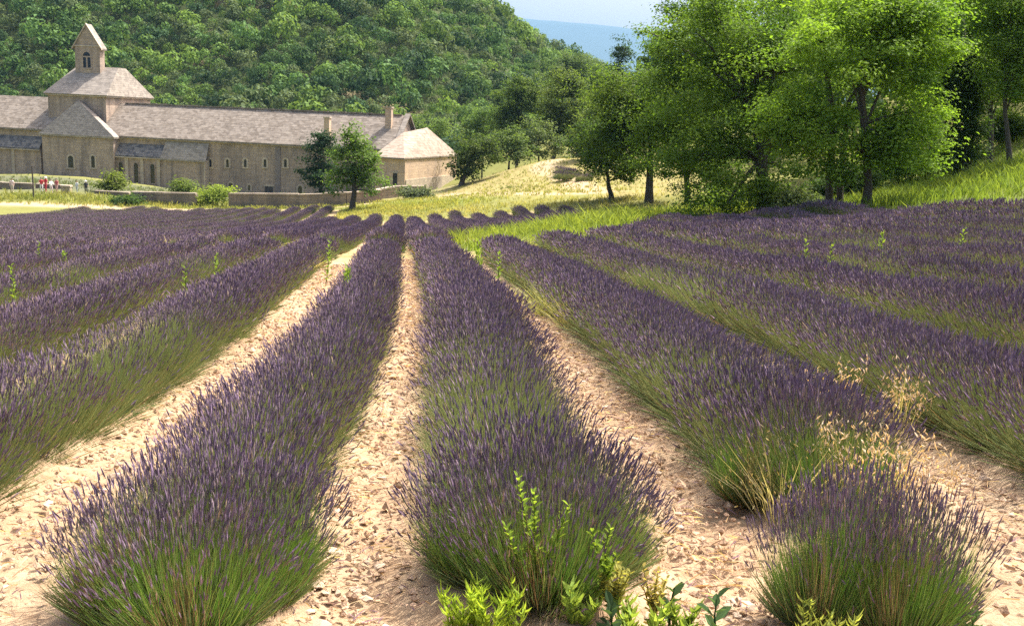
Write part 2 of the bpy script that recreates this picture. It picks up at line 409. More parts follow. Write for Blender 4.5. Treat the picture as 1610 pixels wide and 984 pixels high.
gme = mesh('ground', np.stack([GX, GY, GZ], -1).reshape(-1, 3), [np.stack([b0, b0 + 1, b0 + nx + 1, b0 + nx], 1)], [GROUNDM], [0], tint.reshape(-1, 3), True)
ground = link('ground', gme, kind='structure')

# hillside behind the abbey ------------------------------------------
HP = []
for px, d in ((-250, 208), (0, 205), (200, 200), (450, 196), (620, 200), (740, 225), (860, 260), (960, 300), (1100, 330)):
    p = at(px, 200, d); HP.append([p[0], p[1], ZB + (1 if px < 700 else 4)])
for px, py, d in ((-250, -260, 370), (0, -210, 370), (250, -150, 365), (450, -120, 360), (620, -75, 355), (700, -45, 352), (780, 18, 355), (830, 72, 358), (880, 108, 362), (930, 126, 366), (985, 142, 375), (1060, 150, 380),
                  (0, 20, 262), (250, 50, 260), (500, 60, 258), (650, 60, 268), (760, 100, 285), (850, 140, 305), (940, 165, 330)):
    HP.append(at(px, py, d))
for px, d in ((-250, 520), (200, 520), (600, 520), (800, 500), (950, 490)):
    p = at(px, 200, d); HP.append([p[0], p[1], 10.0])
_h = TPS(HP, 1e-3)
def hz(x, y): return _h(np.atleast_1d(np.asarray(x, float)), np.atleast_1d(np.asarray(y, float)))
HX, HY = np.meshgrid(np.linspace(-330, 110, 120), np.linspace(150, 520, 110))
HZ = _h(HX, HY) + (fbm(HX * .05, HY * .05, 4, 40) - .5) * 5 - 1.2
HZ = np.where(HY < 195, np.minimum(HZ, ZB - 3), HZ)
hn = fbm(HX * .08, HY * .08, 4, 44)[..., None]
hn = sm(.66, .82, hn); ht = np.array([.07, .10, .035]) * (1 - hn) + np.array([.34, .28, .18]) * hn
ny, nx = HX.shape; ii = np.arange((ny - 1) * (nx - 1)); b0 = (ii // (nx - 1)) * nx + ii % (nx - 1)
link('hillside', mesh('hillside', np.stack([HX, HY, HZ], -1).reshape(-1, 3), [np.stack([b0, b0 + 1, b0 + nx + 1, b0 + nx], 1)], [GROUNDM], [0], ht.reshape(-1, 3), True), kind='structure')

# far plain and blue mountain -----------------------------------------
pl = np.array([[-12000, -3000, -30], [12000, -3000, -30], [12000, 13500, -30], [-12000, 13500, -30]], float)
link('plain', mesh('plain', pl, [np.array([[0, 1, 2, 3]])], [GROUNDM], [0], np.array([.12, .15, .05])), kind='structure')
MD = 9000.0
pxs = np.linspace(-700, 2300, 150); rr = np.linspace(0, 1, 24)
crest = np.interp(pxs, [-700, 300, 700, 830, 900, 950, 1000, 1035, 1300, 2300], [-20, 10, 22, 30, 36, 40, 47, 53, 75, 110])
MV = []
for t in rr:
    for px, cy in zip(pxs, crest):
        p = at(px, cy, MD); q = at(px, cy, MD * .55)
        g = p * t + np.array([q[0], q[1], -32]) * (1 - t); g[2] = -32 + (p[2] + 32) * (t ** 1.3)
        g[2] += (fbm(np.array([g[0] * .004]), np.array([g[1] * .004]), 4, 60)[0] - .5) * 90 * t * (1 - t) * 3 + (fbm(np.array([g[0] * .02]), np.array([g[1] * .02]), 3, 61)[0] - .5) * 12 * (t > 0)
        MV.append(g)
for px, cy in zip(pxs, crest):
    p = at(px, cy, MD * 1.35); p[2] = -32; MV.append(p)
ny, nx = len(rr) + 1, len(pxs); ii = np.arange((ny - 1) * (nx - 1)); b0 = (ii // (nx - 1)) * nx + ii % (nx - 1)
link('mountain', mesh('mountain', np.array(MV), [np.stack([b0, b0 + 1, b0 + nx + 1, b0 + nx], 1)], [GROUNDM], [0], np.array([.035, .07, .06]), True), kind='structure')  # bluish base colour puts part of the haze's blue into the slopes

# ================================================================== abbey
A0 = at(0, 230, 178)[:2]; B0 = at(600, 230, 165)[:2]
UH = _n(B0 - A0); VH = np.array([-UH[1], UH[0]])
AZ = math.atan2(UH[1], UH[0])
AO = np.array([A0[0], A0[1], ZB])
def L(px, py, v):
    """abbey coordinates (along the front, height above its foot) of photo pixel (px, py) on the plane v metres behind the front"""
    D = at(px, py, 1.0) - EYE
    t = ((AO[:2] + v * VH - EYE[:2]).dot(VH)) / D[:2].dot(VH)
    P = EYE + t * D
    return (P[:2] - AO[:2]).dot(UH), P[2] - ZB
def U(px, v, py=220): return L(px, py, v)[0]

def hexa(lo, hi):
    """solid between two quads"""
    return np.concatenate([lo, hi]), BOXF
def slab(pts, th):
    """roof sheet: polygon (3 or 4 corners) with thickness th, measured straight down"""
    P = np.asarray(pts, float); n = len(P); V = np.concatenate([P - [0, 0, th], P])
    f4 = [[i, (i + 1) % n, n + (i + 1) % n, n + i] for i in range(n)]
    top = [list(range(n, 2 * n))]; bot = [list(range(n))[::-1]]
    return V, f4, top, bot
def add_slab(g, pts, th):
    V, f4, top, bot = slab(pts, th); b = g.n
    g.add(V, f4); g.more(top, 0, b); g.more(bot, 0, b)
def roof_obj(name, polys, th, m, parent):
    g = Geo()
    for p in polys: add_slab(g, p, th)
    return link(name, g.mesh(name, [m]), parent)
def boxes_obj(name, bl, m, parent):
    g = Geo()
    for b in bl: g.add(*box(*b))
    return link(name, g.mesh(name, [m]), parent)
def arch_profile(w, h, n=8):
    r = w / 2; P = [(-r, 0), (r, 0)]
    for i in range(n + 1):
        a = PI * i / n; P.append((r * math.cos(a), h - r + r * math.sin(a)))
    return np.array(P)
def arched_window(parent, u, z, v, w, h, fr, name='window', split=False, fm=None):
    """arched opening: dark pane set in a dressed stone surround that stands a little proud of the wall at v"""
    n = 8; r = w / 2
    ins = [(r, 0)] + [(r * math.cos(PI * i / n), h - r + r * math.sin(PI * i / n)) for i in range(n + 1)] + [(-r, 0)]
    R2 = r + fr
    out = [(R2, 0)] + [(R2 * math.cos(PI * i / n), h - r + R2 * math.sin(PI * i / n)) for i in range(n + 1)] + [(-R2, 0)]
    m = len(ins); g = Geo(); V = []
    for (a, b) in ins: V.append((u + a, v - .10, z + b))
    for (a, b) in out: V.append((u + a, v - .10, z + b))
    for (a, b) in ins: V.append((u + a, v + .30, z + b))
    for (a, b) in out: V.append((u + a, v + .02, z + b))
    f = []
    for i in range(m - 1):
        f += [[i, i + 1, m + i + 1, m + i], [i, 2 * m + i, 2 * m + i + 1, i + 1], [m + i, m + i + 1, 3 * m + i + 1, 3 * m + i]]
    g.add(V, f); g.add(*box(u - R2 - .05, u + R2 + .05, v - .16, v + .05, z - .22, z))
    wo = link(name, g.mesh(name, [fm or PALEM]), parent)
    P = [(u + a, v - .03, z + b) for a, b in ins]; c = (u, v - .03, z + h * .5)
    pg = Geo(); pg.add([c] + P, [[0, i + 1, i + 2] for i in range(m - 1)] + [[0, m, 1]])
    link('pane', pg.mesh('pane', [DARKOPENING]), wo)
    if split:
        cg = Geo(); cg.add(*box(u - w * .09, u + w * .09, v - .09, v - .035, z, z + h * .66)); cg.add(*box(u - r, u + r, v - .085, v - .036, z + h * .66, z + h * .74))
        link('column', cg.mesh('column', [WALLM]), wo)
    return wo

abbey = thing('abbey_church', 'long grey stone abbey church with square lantern and gabled bell tower below the wooded hillside', 'church', AO, AZ)
VW = 3.2; ZE, ZR = 9.25, 14.85; VR = 10.2
uLft = U(-90, VW); uEnd = U(621, VW); uMid = U(120, VW)
boxes_obj('wall', [(uMid, uEnd, VW, 17.2, -3, ZE + .1)], WALLM, abbey)
boxes_obj('wall', [(uLft, uMid - .01, VW + .02, 17.2, -3, ZE + .45)], WALLM, abbey)
# gable of the right end
g = Geo(); P = [(uEnd - .02, VW, ZE), (uEnd - .02, 17.2, ZE), (uEnd - .02, VR, ZR - .25)]
g.add(P + [(p[0] - .6, p[1], p[2]) for p in P], [[0, 1, 2], [5, 4, 3]]); g.more([[0, 2, 5, 3], [1, 4, 5, 2]], 0, 0)
link('gable', g.mesh('gable', [WALLM]), abbey)
def long_roof(u0, u1, dz):
    return roof_obj('roof', [[(u0, VW - .5, ZE - .1 + dz), (u1, VW - .5, ZE - .1 + dz), (u1, VR, ZR + dz), (u0, VR, ZR + dz)],
                             [(u0, VR + .002, ZR + dz), (u1, VR + .002, ZR + dz), (u1, 17.7, ZE - .1 + dz), (u0, 17.7, ZE - .1 + dz)]], .32, ROOFM, abbey)
ra = long_roof(uMid, uEnd + .25, 0); rb = long_roof(uLft, uMid - .01, .5)
# coping of the right verge, ridge stones, eave band
vg = Geo()
for (p, q) in (((VW - .6, ZE - .16), (VR, ZR + .05)), ((VR, ZR + .05), (17.8, ZE - .16))):
    vg.add(*hexa(np.array([(uEnd - .35, p[0], p[1]), (uEnd + .55, p[0], p[1]), (uEnd + .55, q[0], q[1]), (uEnd - .35, q[0], q[1])]),
                 np.array([(uEnd - .35, p[0], p[1] + .3), (uEnd + .55, p[0], p[1] + .3), (uEnd + .55, q[0], q[1] + .3), (uEnd - .35, q[0], q[1] + .3)])))
link('verge', vg.mesh('verge', [ROOFL]), abbey)
rs = Geo(); u = U(200, VR)
while u < uEnd - 1:
    w = random.uniform(.7, 1.3); rs.add(*box(u, u + w - .05, VR - .28, VR + .28, ZR - .1, ZR + .14 + random.uniform(-.03, .08))); u += w
o = link('ridge_stones', rs.mesh('ridge_stones', [ROOFM]), ra); o['kind'] = 'stuff'
boxes_obj('eave_band', [(U(186, VW), uEnd - .1, VW - .2, VW - .001, ZE - .55, ZE - .2)], PALEM, abbey)
# transept
v0 = 1.2; ua, ub = U(66, v0), U(178, v0); zt = 9.0
boxes_obj('transept_wall', [(ua, ub, v0, 5.3, -3, zt)], WALLM, abbey)
uc, zc = L(123, 158, 4.6)
a_, b_, c_, d_ = (ua - .4, v0 - .4, zt - .05), (ub + .4, v0 - .4, zt - .05), (ub + .3, 2.8, zt - .05), (ua - .4, 5.45, zt - .05)
roof_obj('transept_roof', [[a_, b_, (uc, 4.6, zc)], [b_, c_, (uc, 5.45, zc), (uc, 4.6, zc)], [d_, a_, (uc, 4.6, zc), (uc, 5.45, zc)]], .3, ROOFL, abbey)
for px, y0, y1, w in ((112, 264, 245, 1.05), (147, 264, 245, .7)):
    uu, z0 = L(px, y0, v0); _, z1 = L(px, y1, v0); arched_window(abbey, uu, z0, v0, w, z1 - z0, .32)
# lantern
v1 = 5.5; da, db = U(75, v1, 150), U(166, v1, 150)
v2 = v1
while U(236, v2, 158) > db and v2 < 24: v2 += .1
zd = 16.1
boxes_obj('lantern_wall', [(da, db, v1, v2, 8, zd - .12)], WALLM, abbey)
boxes_obj('cornice', [(da - .35, db + .35, v1 - .35, v2 + .35, zd - .38, zd - .13)], PALEM, abbey)
vt0, vt1 = (v1 + v2) / 2 - 1.2, (v1 + v2) / 2 + 1.2
t0, t1 = U(121, vt0, 107), U(186, vt0, 107); zt2 = L(186, 107, vt0)[1]
e = .55
c1, c2, c3, c4 = (da - e, v1 - e, zd), (db + e, v1 - e, zd), (db + e, v2 + e, zd), (da - e, v2 + e, zd)
q1, q2, q3, q4 = (t0, vt0, zt2), (t1, vt0, zt2), (t1, vt1, zt2), (t0, vt1, zt2)
roof_obj('lantern_roof', [[c1, c2, q2, q1], [c2, c3, q3, q2], [c3, c4, q4, q3], [c4, c1, q1, q4], [q1, q2, q3, q4]], .12, ROOFL, abbey)
# bell tower
vb = vt0 - 1.6; b0_, b1_ = U(118, vb, 90), U(157, vb, 90); vbk = vb + 1.5
zb_e = L(118, 72, vb)[1]; ubm, zb_t = L(142, 38, vb); ubm = (b0_ + b1_) / 2
boxes_obj('bell_tower', [(b0_, b1_, vb, vbk, zt2 - 3.5, zb_e)], WALLM, abbey)
g = Geo(); P = [(b0_, vb, zb_e), (b1_, vb, zb_e), (ubm, vb, zb_t - .35)]
g.add(P + [(p[0], vbk, p[2]) for p in P], [[0, 1, 2], [5, 4, 3]]); link('tower_gable', g.mesh('tower_gable', [WALLM]), abbey)
zo = zb_e - .35
roof_obj('tower_roof', [[(b0_ - .45, vb - .12, zo), (ubm, vb - .12, zb_t), (ubm, vbk + .1, zb_t), (b0_ - .45, vbk + .1, zo)],
                        [(ubm + .001, vb - .12, zb_t), (b1_ + .45, vb - .12, zo), (b1_ + .45, vbk + .1, zo), (ubm + .001, vbk + .1, zb_t)]], .32, ROOFL, abbey)
gc_ = []
for sg, ue in ((-1, b0_ - .5), (1, b1_ + .5)):
    gc_.append([(ue, vb - .28, zo - .02), (ubm, vb - .28, zb_t + .1), (ubm, vb + .12, zb_t + .1), (ue, vb + .12, zo - .02)] if sg < 0 else [(ubm + .002, vb - .28, zb_t + .1), (ue, vb - .28, zo - .02), (ue, vb + .12, zo - .02), (ubm + .002, vb + .12, zb_t + .1)])
roof_obj('gable_coping', gc_, .3, PALEM, abbey)
boxes_obj('string_course', [(b0_ - .14, b1_ + .14, vb - .14, vbk + .14, zb_e - .12, zb_e + .12)], PALEM, abbey)
uu, z0 = L(137, 107, vb); _, z1 = L(137, 82, vb); arched_window(abbey, (b0_ + b1_) / 2 - .1, z0, vb, 1.55, z1 - z0, .22, 'belfry_opening', True, WALLM)  # open arch: the dark pane paints the shade of its recess
# lean-to aisles
for pa, pb, vf in ((-90, 63, 1.9), (179, 256, 1.9)):
    a, b = U(pa, vf), U(pb, vf); zf = 5.9 if pa > 0 else 6.3
    boxes_obj('aisle_wall', [(a, b, vf, VW - .01, -3, zf)], WALLM, abbey)
    roof_obj('aisle_roof', [[(a, vf - .35, zf - .05), (b, vf - .35, zf - .05), (b, VW - .02, zf + 2.0), (a, VW - .02, zf + 2.0)]], .2, ROOFD, abbey)
    boxes_obj('aisle_cornice', [(a, b, vf - .45, vf - .01, zf - .45, zf - .27)], PALEM, abbey)
    if pa > 0:
        for px in (189, 213, 239):
            uu = U(px, vf); boxes_obj('pilaster', [(uu + .9, uu + 1.5, vf - .22, vf - .001, -3, zf - .46)], PALEM, abbey)
            arched_window(abbey, uu, 1.2, vf, .8, 3.4, .12, 'window', False, WALLM)  # recesses between the pilasters, their shade painted by dark panes
    else:
        uu = U(20, vf); boxes_obj('pilaster', [(uu - .3, uu + .3, vf - .22, vf - .001, -3, zf - .46)], PALEM, abbey)
# side chapel with its sloping slab roof
vc = 1.7; a, b = U(256, vc, 250), U(321, vc, 250); zf = L(290, 251, vc)[1]
boxes_obj('chapel_wall', [(a, b, vc, VW - .02, -3, zf)], WALLM, abbey)
boxes_obj('chapel_corner', [(b + .001, b + .22, vc - .2, VW - .03, -3, zf - .02)], PALEM, abbey)
roof_obj('chapel_roof', [[(a - .3, vc - .4, zf - .05), (b + .45, vc - .4, zf - .05), (b + .25, VW - .03, zf + 3.15), (a - .1, VW - .03, zf + 3.15)]], .28, ROOFL, abbey)
# windows of the long wing
for px in (331, 358, 386, 417, 449):
    uu, z0 = L(px, 263, VW); arched_window(abbey, uu, z0, VW, .5, 1.35, .34)
for px, yb, w, h in ((331, 299, .5, 1.1), (363, 301, .8, 1.5), (392, 300, .45, 1.0), (472, 305, .75, 1.4)):
    uu, z0 = L(px, yb, VW); arched_window(abbey, uu, z0, VW, w, h, .3)
uu, z0 = L(423, 306, VW); w_ = boxes_obj('door', [(uu - .75, uu + .75, VW - .04, VW + .1, z0, z0 + 1.4)], WOODM, abbey)
boxes_obj('lintel', [(uu - 1, uu + 1, VW - .1, VW + .1, z0 + 1.4, z0 + 1.7)], PALEM, w_)
boxes_obj('stain_slab', [(U(433, VW), U(441, VW), VW - .12, VW - .001, -3, ZE - .6)], flat_mat('damp_stone', (.20, .165, .155), .95, .35, 1.5), abbey)  # thin slab added to carry the dark stain down the wall
# chimneys
def chimney(px, ytop, ybot, wpx, v):
    uu, zt_ = L(px, ytop, v); w = wpx * .107 / 2
    zb_ = ZE + (v - VW) * (ZR - ZE) / (VR - VW) - .6
    o = boxes_obj('chimney', [(uu - w, uu + w, v - w, v + w, zb_, zt_)], WARMM, abbey)
    boxes_obj('chimney_cap', [(uu - w - .12, uu + w + .12, v - w - .12, v + w + .12, zt_ + .001, zt_ + .22)], PALEM, o)
chimney(515, 186, 212, 9, 4.6); chimney(612, 170, 206, 10, 7.6)

# the warm annex right of the wing ------------------------------------
zE2 = EYE[2] - 6.55
def lvl(px, d, z):
    """point at pixel column px, distance d, brought to height z"""
    y = 240.0
    for _ in range(6):
        p = at(px, y, d); y += (p[2] - z) * F / d
    return at(px, y, d)
C1 = lvl(637, 160, zE2); C0 = lvl(590, 161.5, zE2); C2 = lvl(718, 182, zE2); C3 = C0 + (C2 - C1)
an = thing('annex_building', 'peach coloured annex with a pale tiled hipped roof at the right end of the abbey', 'building', (C1[0], C1[1], ZB - 1))
og = np.array([C1[0], C1[1], ZB - 1])
ring = [C0, C1, C2, C3]
g = Geo(); lo = np.array([(p[0], p[1], ZB - 1) for p in ring]) - og; hi = np.array([(p[0], p[1], zE2 - .05) for p in ring]) - og
g.add(*hexa(lo, hi)); link('wall', g.mesh('wall', [WARMM]), an)
ctr = sum(ring) / 4
E4 = [np.array([*(ctr[:2] + (p[:2] - ctr[:2]) * 1.06), zE2 - .1]) - og for p in ring]
zr2 = EYE[2] - 2.1
Ra = lvl(634, 170, zr2 - .7) - og; Rb = lvl(672, 178, zr2 + .2) - og
roof_obj('roof', [[E4[0], E4[1], Ra], [E4[1], E4[2], Rb, Ra], [E4[2], E4[3], Rb], [E4[3], E4[0], Ra, Rb]], .25, ROOFW, an)
d2 = _n(C2 - C1); n2_ = np.array([d2[1], -d2[0], 0]); d1 = _n(C0 - C1); n1_ = np.array([-d1[1], d1[0], 0])
if n1_.dot(at(600, 240, 1) - EYE) > 0: n1_ = -n1_
if n2_.dot(at(700, 240, 1) - EYE) > 0: n2_ = -n2_
def wallbox(a, d, n, s0, s1, z0, z1, out):
    P = []
    for z in (z0, z1):
        for s, q in ((s0, 0), (s1, 0), (s1, out), (s0, out)):
            p = a + d * s + n * q; P.append((p[0], p[1], z))
    return np.array(P) - og, BOXF
g = Geo(); g.add(*wallbox(C1, d1, n1_, 1.3, 2.05, zE2 - 5.2, zE2 - 2.6, .05)); wo = link('window', g.mesh('window', [DARKOPENING]), an)
g = Geo(); g.add(*wallbox(C1, d1, n1_, 1.15, 2.2, zE2 - 2.59, zE2 - 2.3, .12)); link('lintel', g.mesh('lintel', [PALEM]), wo)
g = Geo(); g.add(*wallbox(C1, d2, n2_, .3, 22, ZB - 1, zE2 - 3.6, .14)); link('plinth', g.mesh('plinth', [PALEM]), an)

# garden walls ---------------------------------------------------------
def garden_wall(pts, name, label, cat, th=.5, m=None, cope=True):
    """pts: (px, top y, d)"""
    P = [at(*p) for p in pts]; o0 = np.array([P[0][0], P[0][1], gz(P[0][0], P[0][1])])
    t = thing(name, label, cat, o0)
    g = Geo(); gc = Geo()
    for a, b in zip(P[:-1], P[1:]):
        n = max(1, int(np.hypot(*(b - a)[:2]) / 2.5)); d = _n((b - a) * [1, 1, 0]); nn = np.array([-d[1], d[0], 0]) * th / 2
        for i in range(n):
            q0 = a + (b - a) * i / n; q1 = a + (b - a) * (i + 1) / n
            z0, z1 = gz(q0[0], q0[1]) - .8, gz(q1[0], q1[1]) - .8
            lo = np.array([(*(q0 - nn)[:2], z0), (*(q1 - nn)[:2], z1), (*(q1 + nn)[:2], z1), (*(q0 + nn)[:2], z0)]) - o0
            hi = np.array([(*(q0 - nn)[:2], q0[2] - .14), (*(q1 - nn)[:2], q1[2] - .14), (*(q1 + nn)[:2], q1[2] - .14), (*(q0 + nn)[:2], q0[2] - .14)]) - o0
            g.add(*hexa(lo, hi)); dz = random.uniform(-.05, .06)
            nc = nn * 1.25; e2 = d * .02
            lo = np.array([(*(q0 - nc + e2)[:2], q0[2] - .138), (*(q1 - nc - e2)[:2], q1[2] - .138), (*(q1 + nc - e2)[:2], q1[2] - .138), (*(q0 + nc + e2)[:2], q0[2] - .138)]) - o0
            hi = lo + [0, 0, .16 + dz]; gc.add(*hexa(lo, hi))
    link('wall', g.mesh('wall', [m or DRYM]), t)
    if cope: o = link('coping', gc.mesh('coping', [COPEM if m is None else m]), t); o['kind'] = 'stuff'
    return t
garden_wall([(207, 302, 113), (309, 304, 113)], 'stone_wall', 'low dry stone wall left of the green weeds at the far field edge', 'wall')
garden_wall([(360, 304, 113), (470, 305, 113), (545, 303, 113), (600, 299, 114)], 'stone_wall', 'long low grey stone wall running behind the bright round tree', 'wall')
garden_wall([(588, 299, 125), (622, 293, 128), (668, 292, 132)], 'stone_wall', 'short grey stone wall below the peach coloured annex', 'wall')
garden_wall([(-40, 285, 121), (52, 288, 121)], 'stone_wall', 'reddish brown stone wall behind the lone person in pale pink', 'wall')
garden_wall([(57, 289, 122), (97, 291, 122)], 'stone_wall', 'reddish brown stone wall behind the group of visitors', 'wall')
garden_wall([(150, 299, 119), (204, 302, 119)], 'stone_wall', 'reddish low wall under the round yellow green shrub', 'wall')
garden_wall([(724, 297, 131), (790, 303, 122), (830, 303, 118)], 'stone_wall', 'rough dark terrace wall in the dry meadow right of the annex', 'wall', .5, flat_mat('rubble_stone', (.20, .15, .12), .95, .4, 3))
p = onground(105, 312, 118); zt_ = at(105, 291, 118)[2] - p[2]
t = thing('gate_pier', 'cream stone gate pier beside the group of visitors', 'pier', p)
boxes_obj('shaft', [(-.5, .5, -.4, .4, -.5, zt_ - .2)], PALEM, t); boxes_obj('cap', [(-.58, .58, -.48, .48, zt_ - .199, zt_)], PALEM, t)
p = onground(53, 318, 112)
t = thing('wooden_post', 'thin dark post standing between the two reddish walls', 'post', p)
g = Geo(); g.add(*tube([(0, 0, -.4), (0.02, 0, 1.5), (0, 0, 3.6)], [.09, .085, .07], 7)); link('shaft', g.mesh('shaft', [WOODM]), t)
boxes_obj('cap', [(-.11, .11, -.11, .11, 3.6, 3.66)], WOODM, t)

# ================================================================== trees
RIGHT = _n(M3 @ np.array([1, 0, 0]) * [1, 1, 0]); AWAY = _n(M3 @ np.array([0, 0, 1]) * [1, 1, 0])
def crown_leaves(blobs, ncl, nlf, size, c1, c2, sig, shell=.24, asp=.6, amp=.48):
    """leaf clumps spread through ellipsoidal masses; blobs: (centre, rx, ry(depth), rz)"""
    vol = np.array([b[1] * b[2] * b[3] for b in blobs]) ** .75; vol /= vol.sum()
    cs = []; C = []; Nn = []; T = []; S = []
    for b, w in zip(blobs, vol):
        n = max(3, int(ncl * w)); u = rng.normal(size=(n, 3)); u /= np.linalg.norm(u, axis=1, keepdims=True)
        lump = 1 + amp * np.sin(u[:, 0] * 5 + rng.uniform(0, 6)) * np.sin(u[:, 2] * 6 + rng.uniform(0, 6)) + .13 * rng.normal(size=n)
        r = rng.uniform(0, 1, n) ** shell * lump
        loc = u * r[:, None]
        cc = b[0] + RIGHT * (loc[:, :1] * b[1]) + AWAY * (loc[:, 1:2] * b[2]) + np.array([0, 0, 1.0]) * (loc[:, 2:3] * b[3])
        cs.append(cc)
        for i in range(n):
            k = int(nlf * rng.uniform(.6, 1.4)); s_ = sig * rng.uniform(.6, 1.35)
            off = rng.normal(size=(k, 3)) * s_ * [1, 1, .48]
            C.append(cc[i] + off); Nn.append(rng.normal(size=(k, 3)) * .45 + np.array([0, 0, .95]) + off / (s_ + 1e-6) * .3)
            m = np.clip(rng.normal(.5, .28), 0, 1); base = c1 * (1 - m) + c2 * m
            T.append(base * np.clip(rng.normal(1, .10, (k, 1)), .6, 1.5)); S.append(size * rng.uniform(.7, 1.3, k))
    C = np.concatenate(C); V, f = quads(C, np.concatenate(Nn), np.concatenate(S), asp)
    return V, f, np.repeat(np.concatenate(T), 4, axis=0), np.concatenate(cs)
def tree(name, label, cat, px, py, d, crown, c1, c2, ncl=160, nlf=60, size=.2, sig=.4, trunk=.2, top=None, lean=0, depth=.85, group=None, limbs=10, extra=(), shell=.24, sp=None, amp=.48):
    root = onground(px, py, d) if sp is None else sp
    t = thing(name, label, cat, root, 0, group)
    bl = []
    for (cx, cy, rx, ry) in crown:
        bl.append((at(cx, cy, d) - root, rx * d / F, max(rx * d / F * depth, .3), ry * d / F))
    V, f, T, cs = crown_leaves(bl, ncl, nlf, size, np.array(c1), np.array(c2), sig, shell, .6, amp)
    g = Geo(); g.add(V, f, T); link('crown', g.mesh('crown', [LEAF]), t)
    if trunk > 0:
        tx, ty = top if top else (crown[0][0], crown[0][1] - crown[0][3] * .5)
        tp = at(tx, ty, d) - root; g = Geo()
        ss = np.linspace(0, 1, 9); wob = np.cumsum(rng.normal(size=(9, 2)), axis=0) * trunk * .25; wob -= np.outer(ss, wob[-1]); wob[0] = 0
        P = np.outer(ss, tp); P[:, :2] += wob + np.outer(np.sin(ss * PI), RIGHT[:2] * lean); P[0, 2] -= .4
        g.add(*tube(P, trunk * np.concatenate([[1.35], 1 - .75 * ss[1:]]), 8))
        pick = rng.choice(len(cs), min(limbs, len(cs)), replace=False)
        for i in pick:
            s0 = rng.uniform(.35, .9); a = np.array([np.interp(s0, ss, P[:, j]) for j in range(3)]); b = cs[i]
            if b[2] < a[2] - 1.0: a = np.array([np.interp(.3, ss, P[:, j]) for j in range(3)])
            m = (a + b) / 2 + np.array([0, 0, .15 * np.linalg.norm(b - a)])
            q = np.linspace(0, 1, 6)[:, None]; B = a * (1 - q) ** 2 + 2 * m * q * (1 - q) + b * q ** 2
            g.add(*tube(B, np.linspace(trunk * .38, trunk * .06, 6), 5))
        for tr_ in extra:
            Q = np.array([at(*p) for p in tr_[0]]) - root; g.add(*tube(Q, np.linspace(tr_[1], tr_[1] * .55, len(Q)), 7))
        link('trunk', g.mesh('trunk', [BARK], True), t)
    return t
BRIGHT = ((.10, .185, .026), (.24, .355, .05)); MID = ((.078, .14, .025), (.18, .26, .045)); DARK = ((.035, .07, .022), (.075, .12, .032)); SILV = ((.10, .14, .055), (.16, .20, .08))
# the tall trees along the right edge of the field
tree('broadleaf_tree', 'large dark leafed tree with a tall ivy covered trunk left of the bright one', 'tree', 1203, 343, 48,
     [(1170, 60, 120, 110), (1120, 190, 105, 90), (1225, 110, 70, 90), (1165, 295, 85, 40), (1095, 260, 62, 60), (1215, 190, 75, 110), (1140, 285, 95, 55), (1110, 60, 70, 80), (1250, 30, 80, 90)], MID[0], (.16, .235, .038), 160, 300, .17, .56, .36, (1190, 40), 0, .9, None, 26)
tree('broadleaf_tree', 'bright yellow green tree with several close trunks at the field edge', 'tree', 1362, 328, 39,
     [(1340, 100, 115, 105), (1425, 120, 85, 92), (1455, 40, 60, 70), (1265, 190, 65, 75), (1340, 220, 110, 55), (1380, 20, 100, 60), (1440, 205, 50, 40), (1300, 250, 56, 38), (1405, 245, 58, 40)], BRIGHT[0], BRIGHT[1], 160, 310, .158, .45, .19, (1352, 40), 0, .85, None, 26,
     (([(1303, 340, 40.5), (1304, 280, 40.5), (1310, 180, 40.3), (1290, 60, 40)], .17), ([(1320, 338, 40.8), (1321, 280, 40.8), (1335, 160, 40.5), (1400, 60, 40)], .15)))
tree('ivy_clad_tree', 'tall dark tree with an ivy wrapped trunk on the sunny bank', 'tree', 1520, 284, 49,
     [(1520, 190, 20, 75), (1512, 120, 34, 60), (1524, 245, 11, 35)], DARK[0], DARK[1], 120, 130, .17, .40, .22, (1505, 0), .3, .8)
tree('broadleaf_tree', 'slender tree with a crooked bare trunk high on the bank', 'tree', 1591, 262, 46,
     [(1590, 70, 55, 60), (1640, 50, 60, 80), (1560, -10, 60, 50), (1600, 130, 40, 30)], BRIGHT[0], MID[1], 120, 250, .14, .48, .13, (1590, 40), -.25, .8)
tree('broadleaf_tree', 'mid green tree with low boughs and a thin dark trunk beside the tall grass', 'tree', 1083, 343, 58,
     [(1065, 165, 62, 75), (1075, 112, 42, 42), (1115, 20, 42, 65), (1095, 230, 65, 55), (1030, 215, 45, 40), (1100, 90, 70, 70)], MID[0], MID[1], 130, 260, .17, .6, .2, (1075, 110), 0, .9)
tree('broadleaf_tree', 'tree with a stout grey trunk standing behind the dry field', 'tree', 1022, 300, 80,
     [(1020, 150, 44, 48), (985, 178, 42, 40), (1040, 215, 48, 38), (975, 225, 45, 35), (962, 150, 34, 36)], MID[0], (.14, .19, .035), 150, 180, .24, .8, .35, (1022, 150), 0, .9)
tree('small_tree', 'small dark round tree with a slender leaning trunk in the dry field', 'tree', 963, 316, 85,
     [(955, 240, 40, 42), (930, 222, 28, 24), (985, 262, 28, 22), (945, 205, 22, 20)], (.04, .075, .02), (.09, .14, .03), 170, 60, .27, .5, .24, (955, 245), -.2, .9)
tree('broadleaf_tree', 'tall tree behind the large dark one, its top leaving the picture', 'tree', 1125, 330, 66, [(1125, 40, 62, 80), (1160, 130, 60, 70), (1100, -40, 42, 55), (1200, 20, 70, 80)], MID[0], BRIGHT[1], 110, 250, .20, .75, .3, (1115, 40), 0, .9)
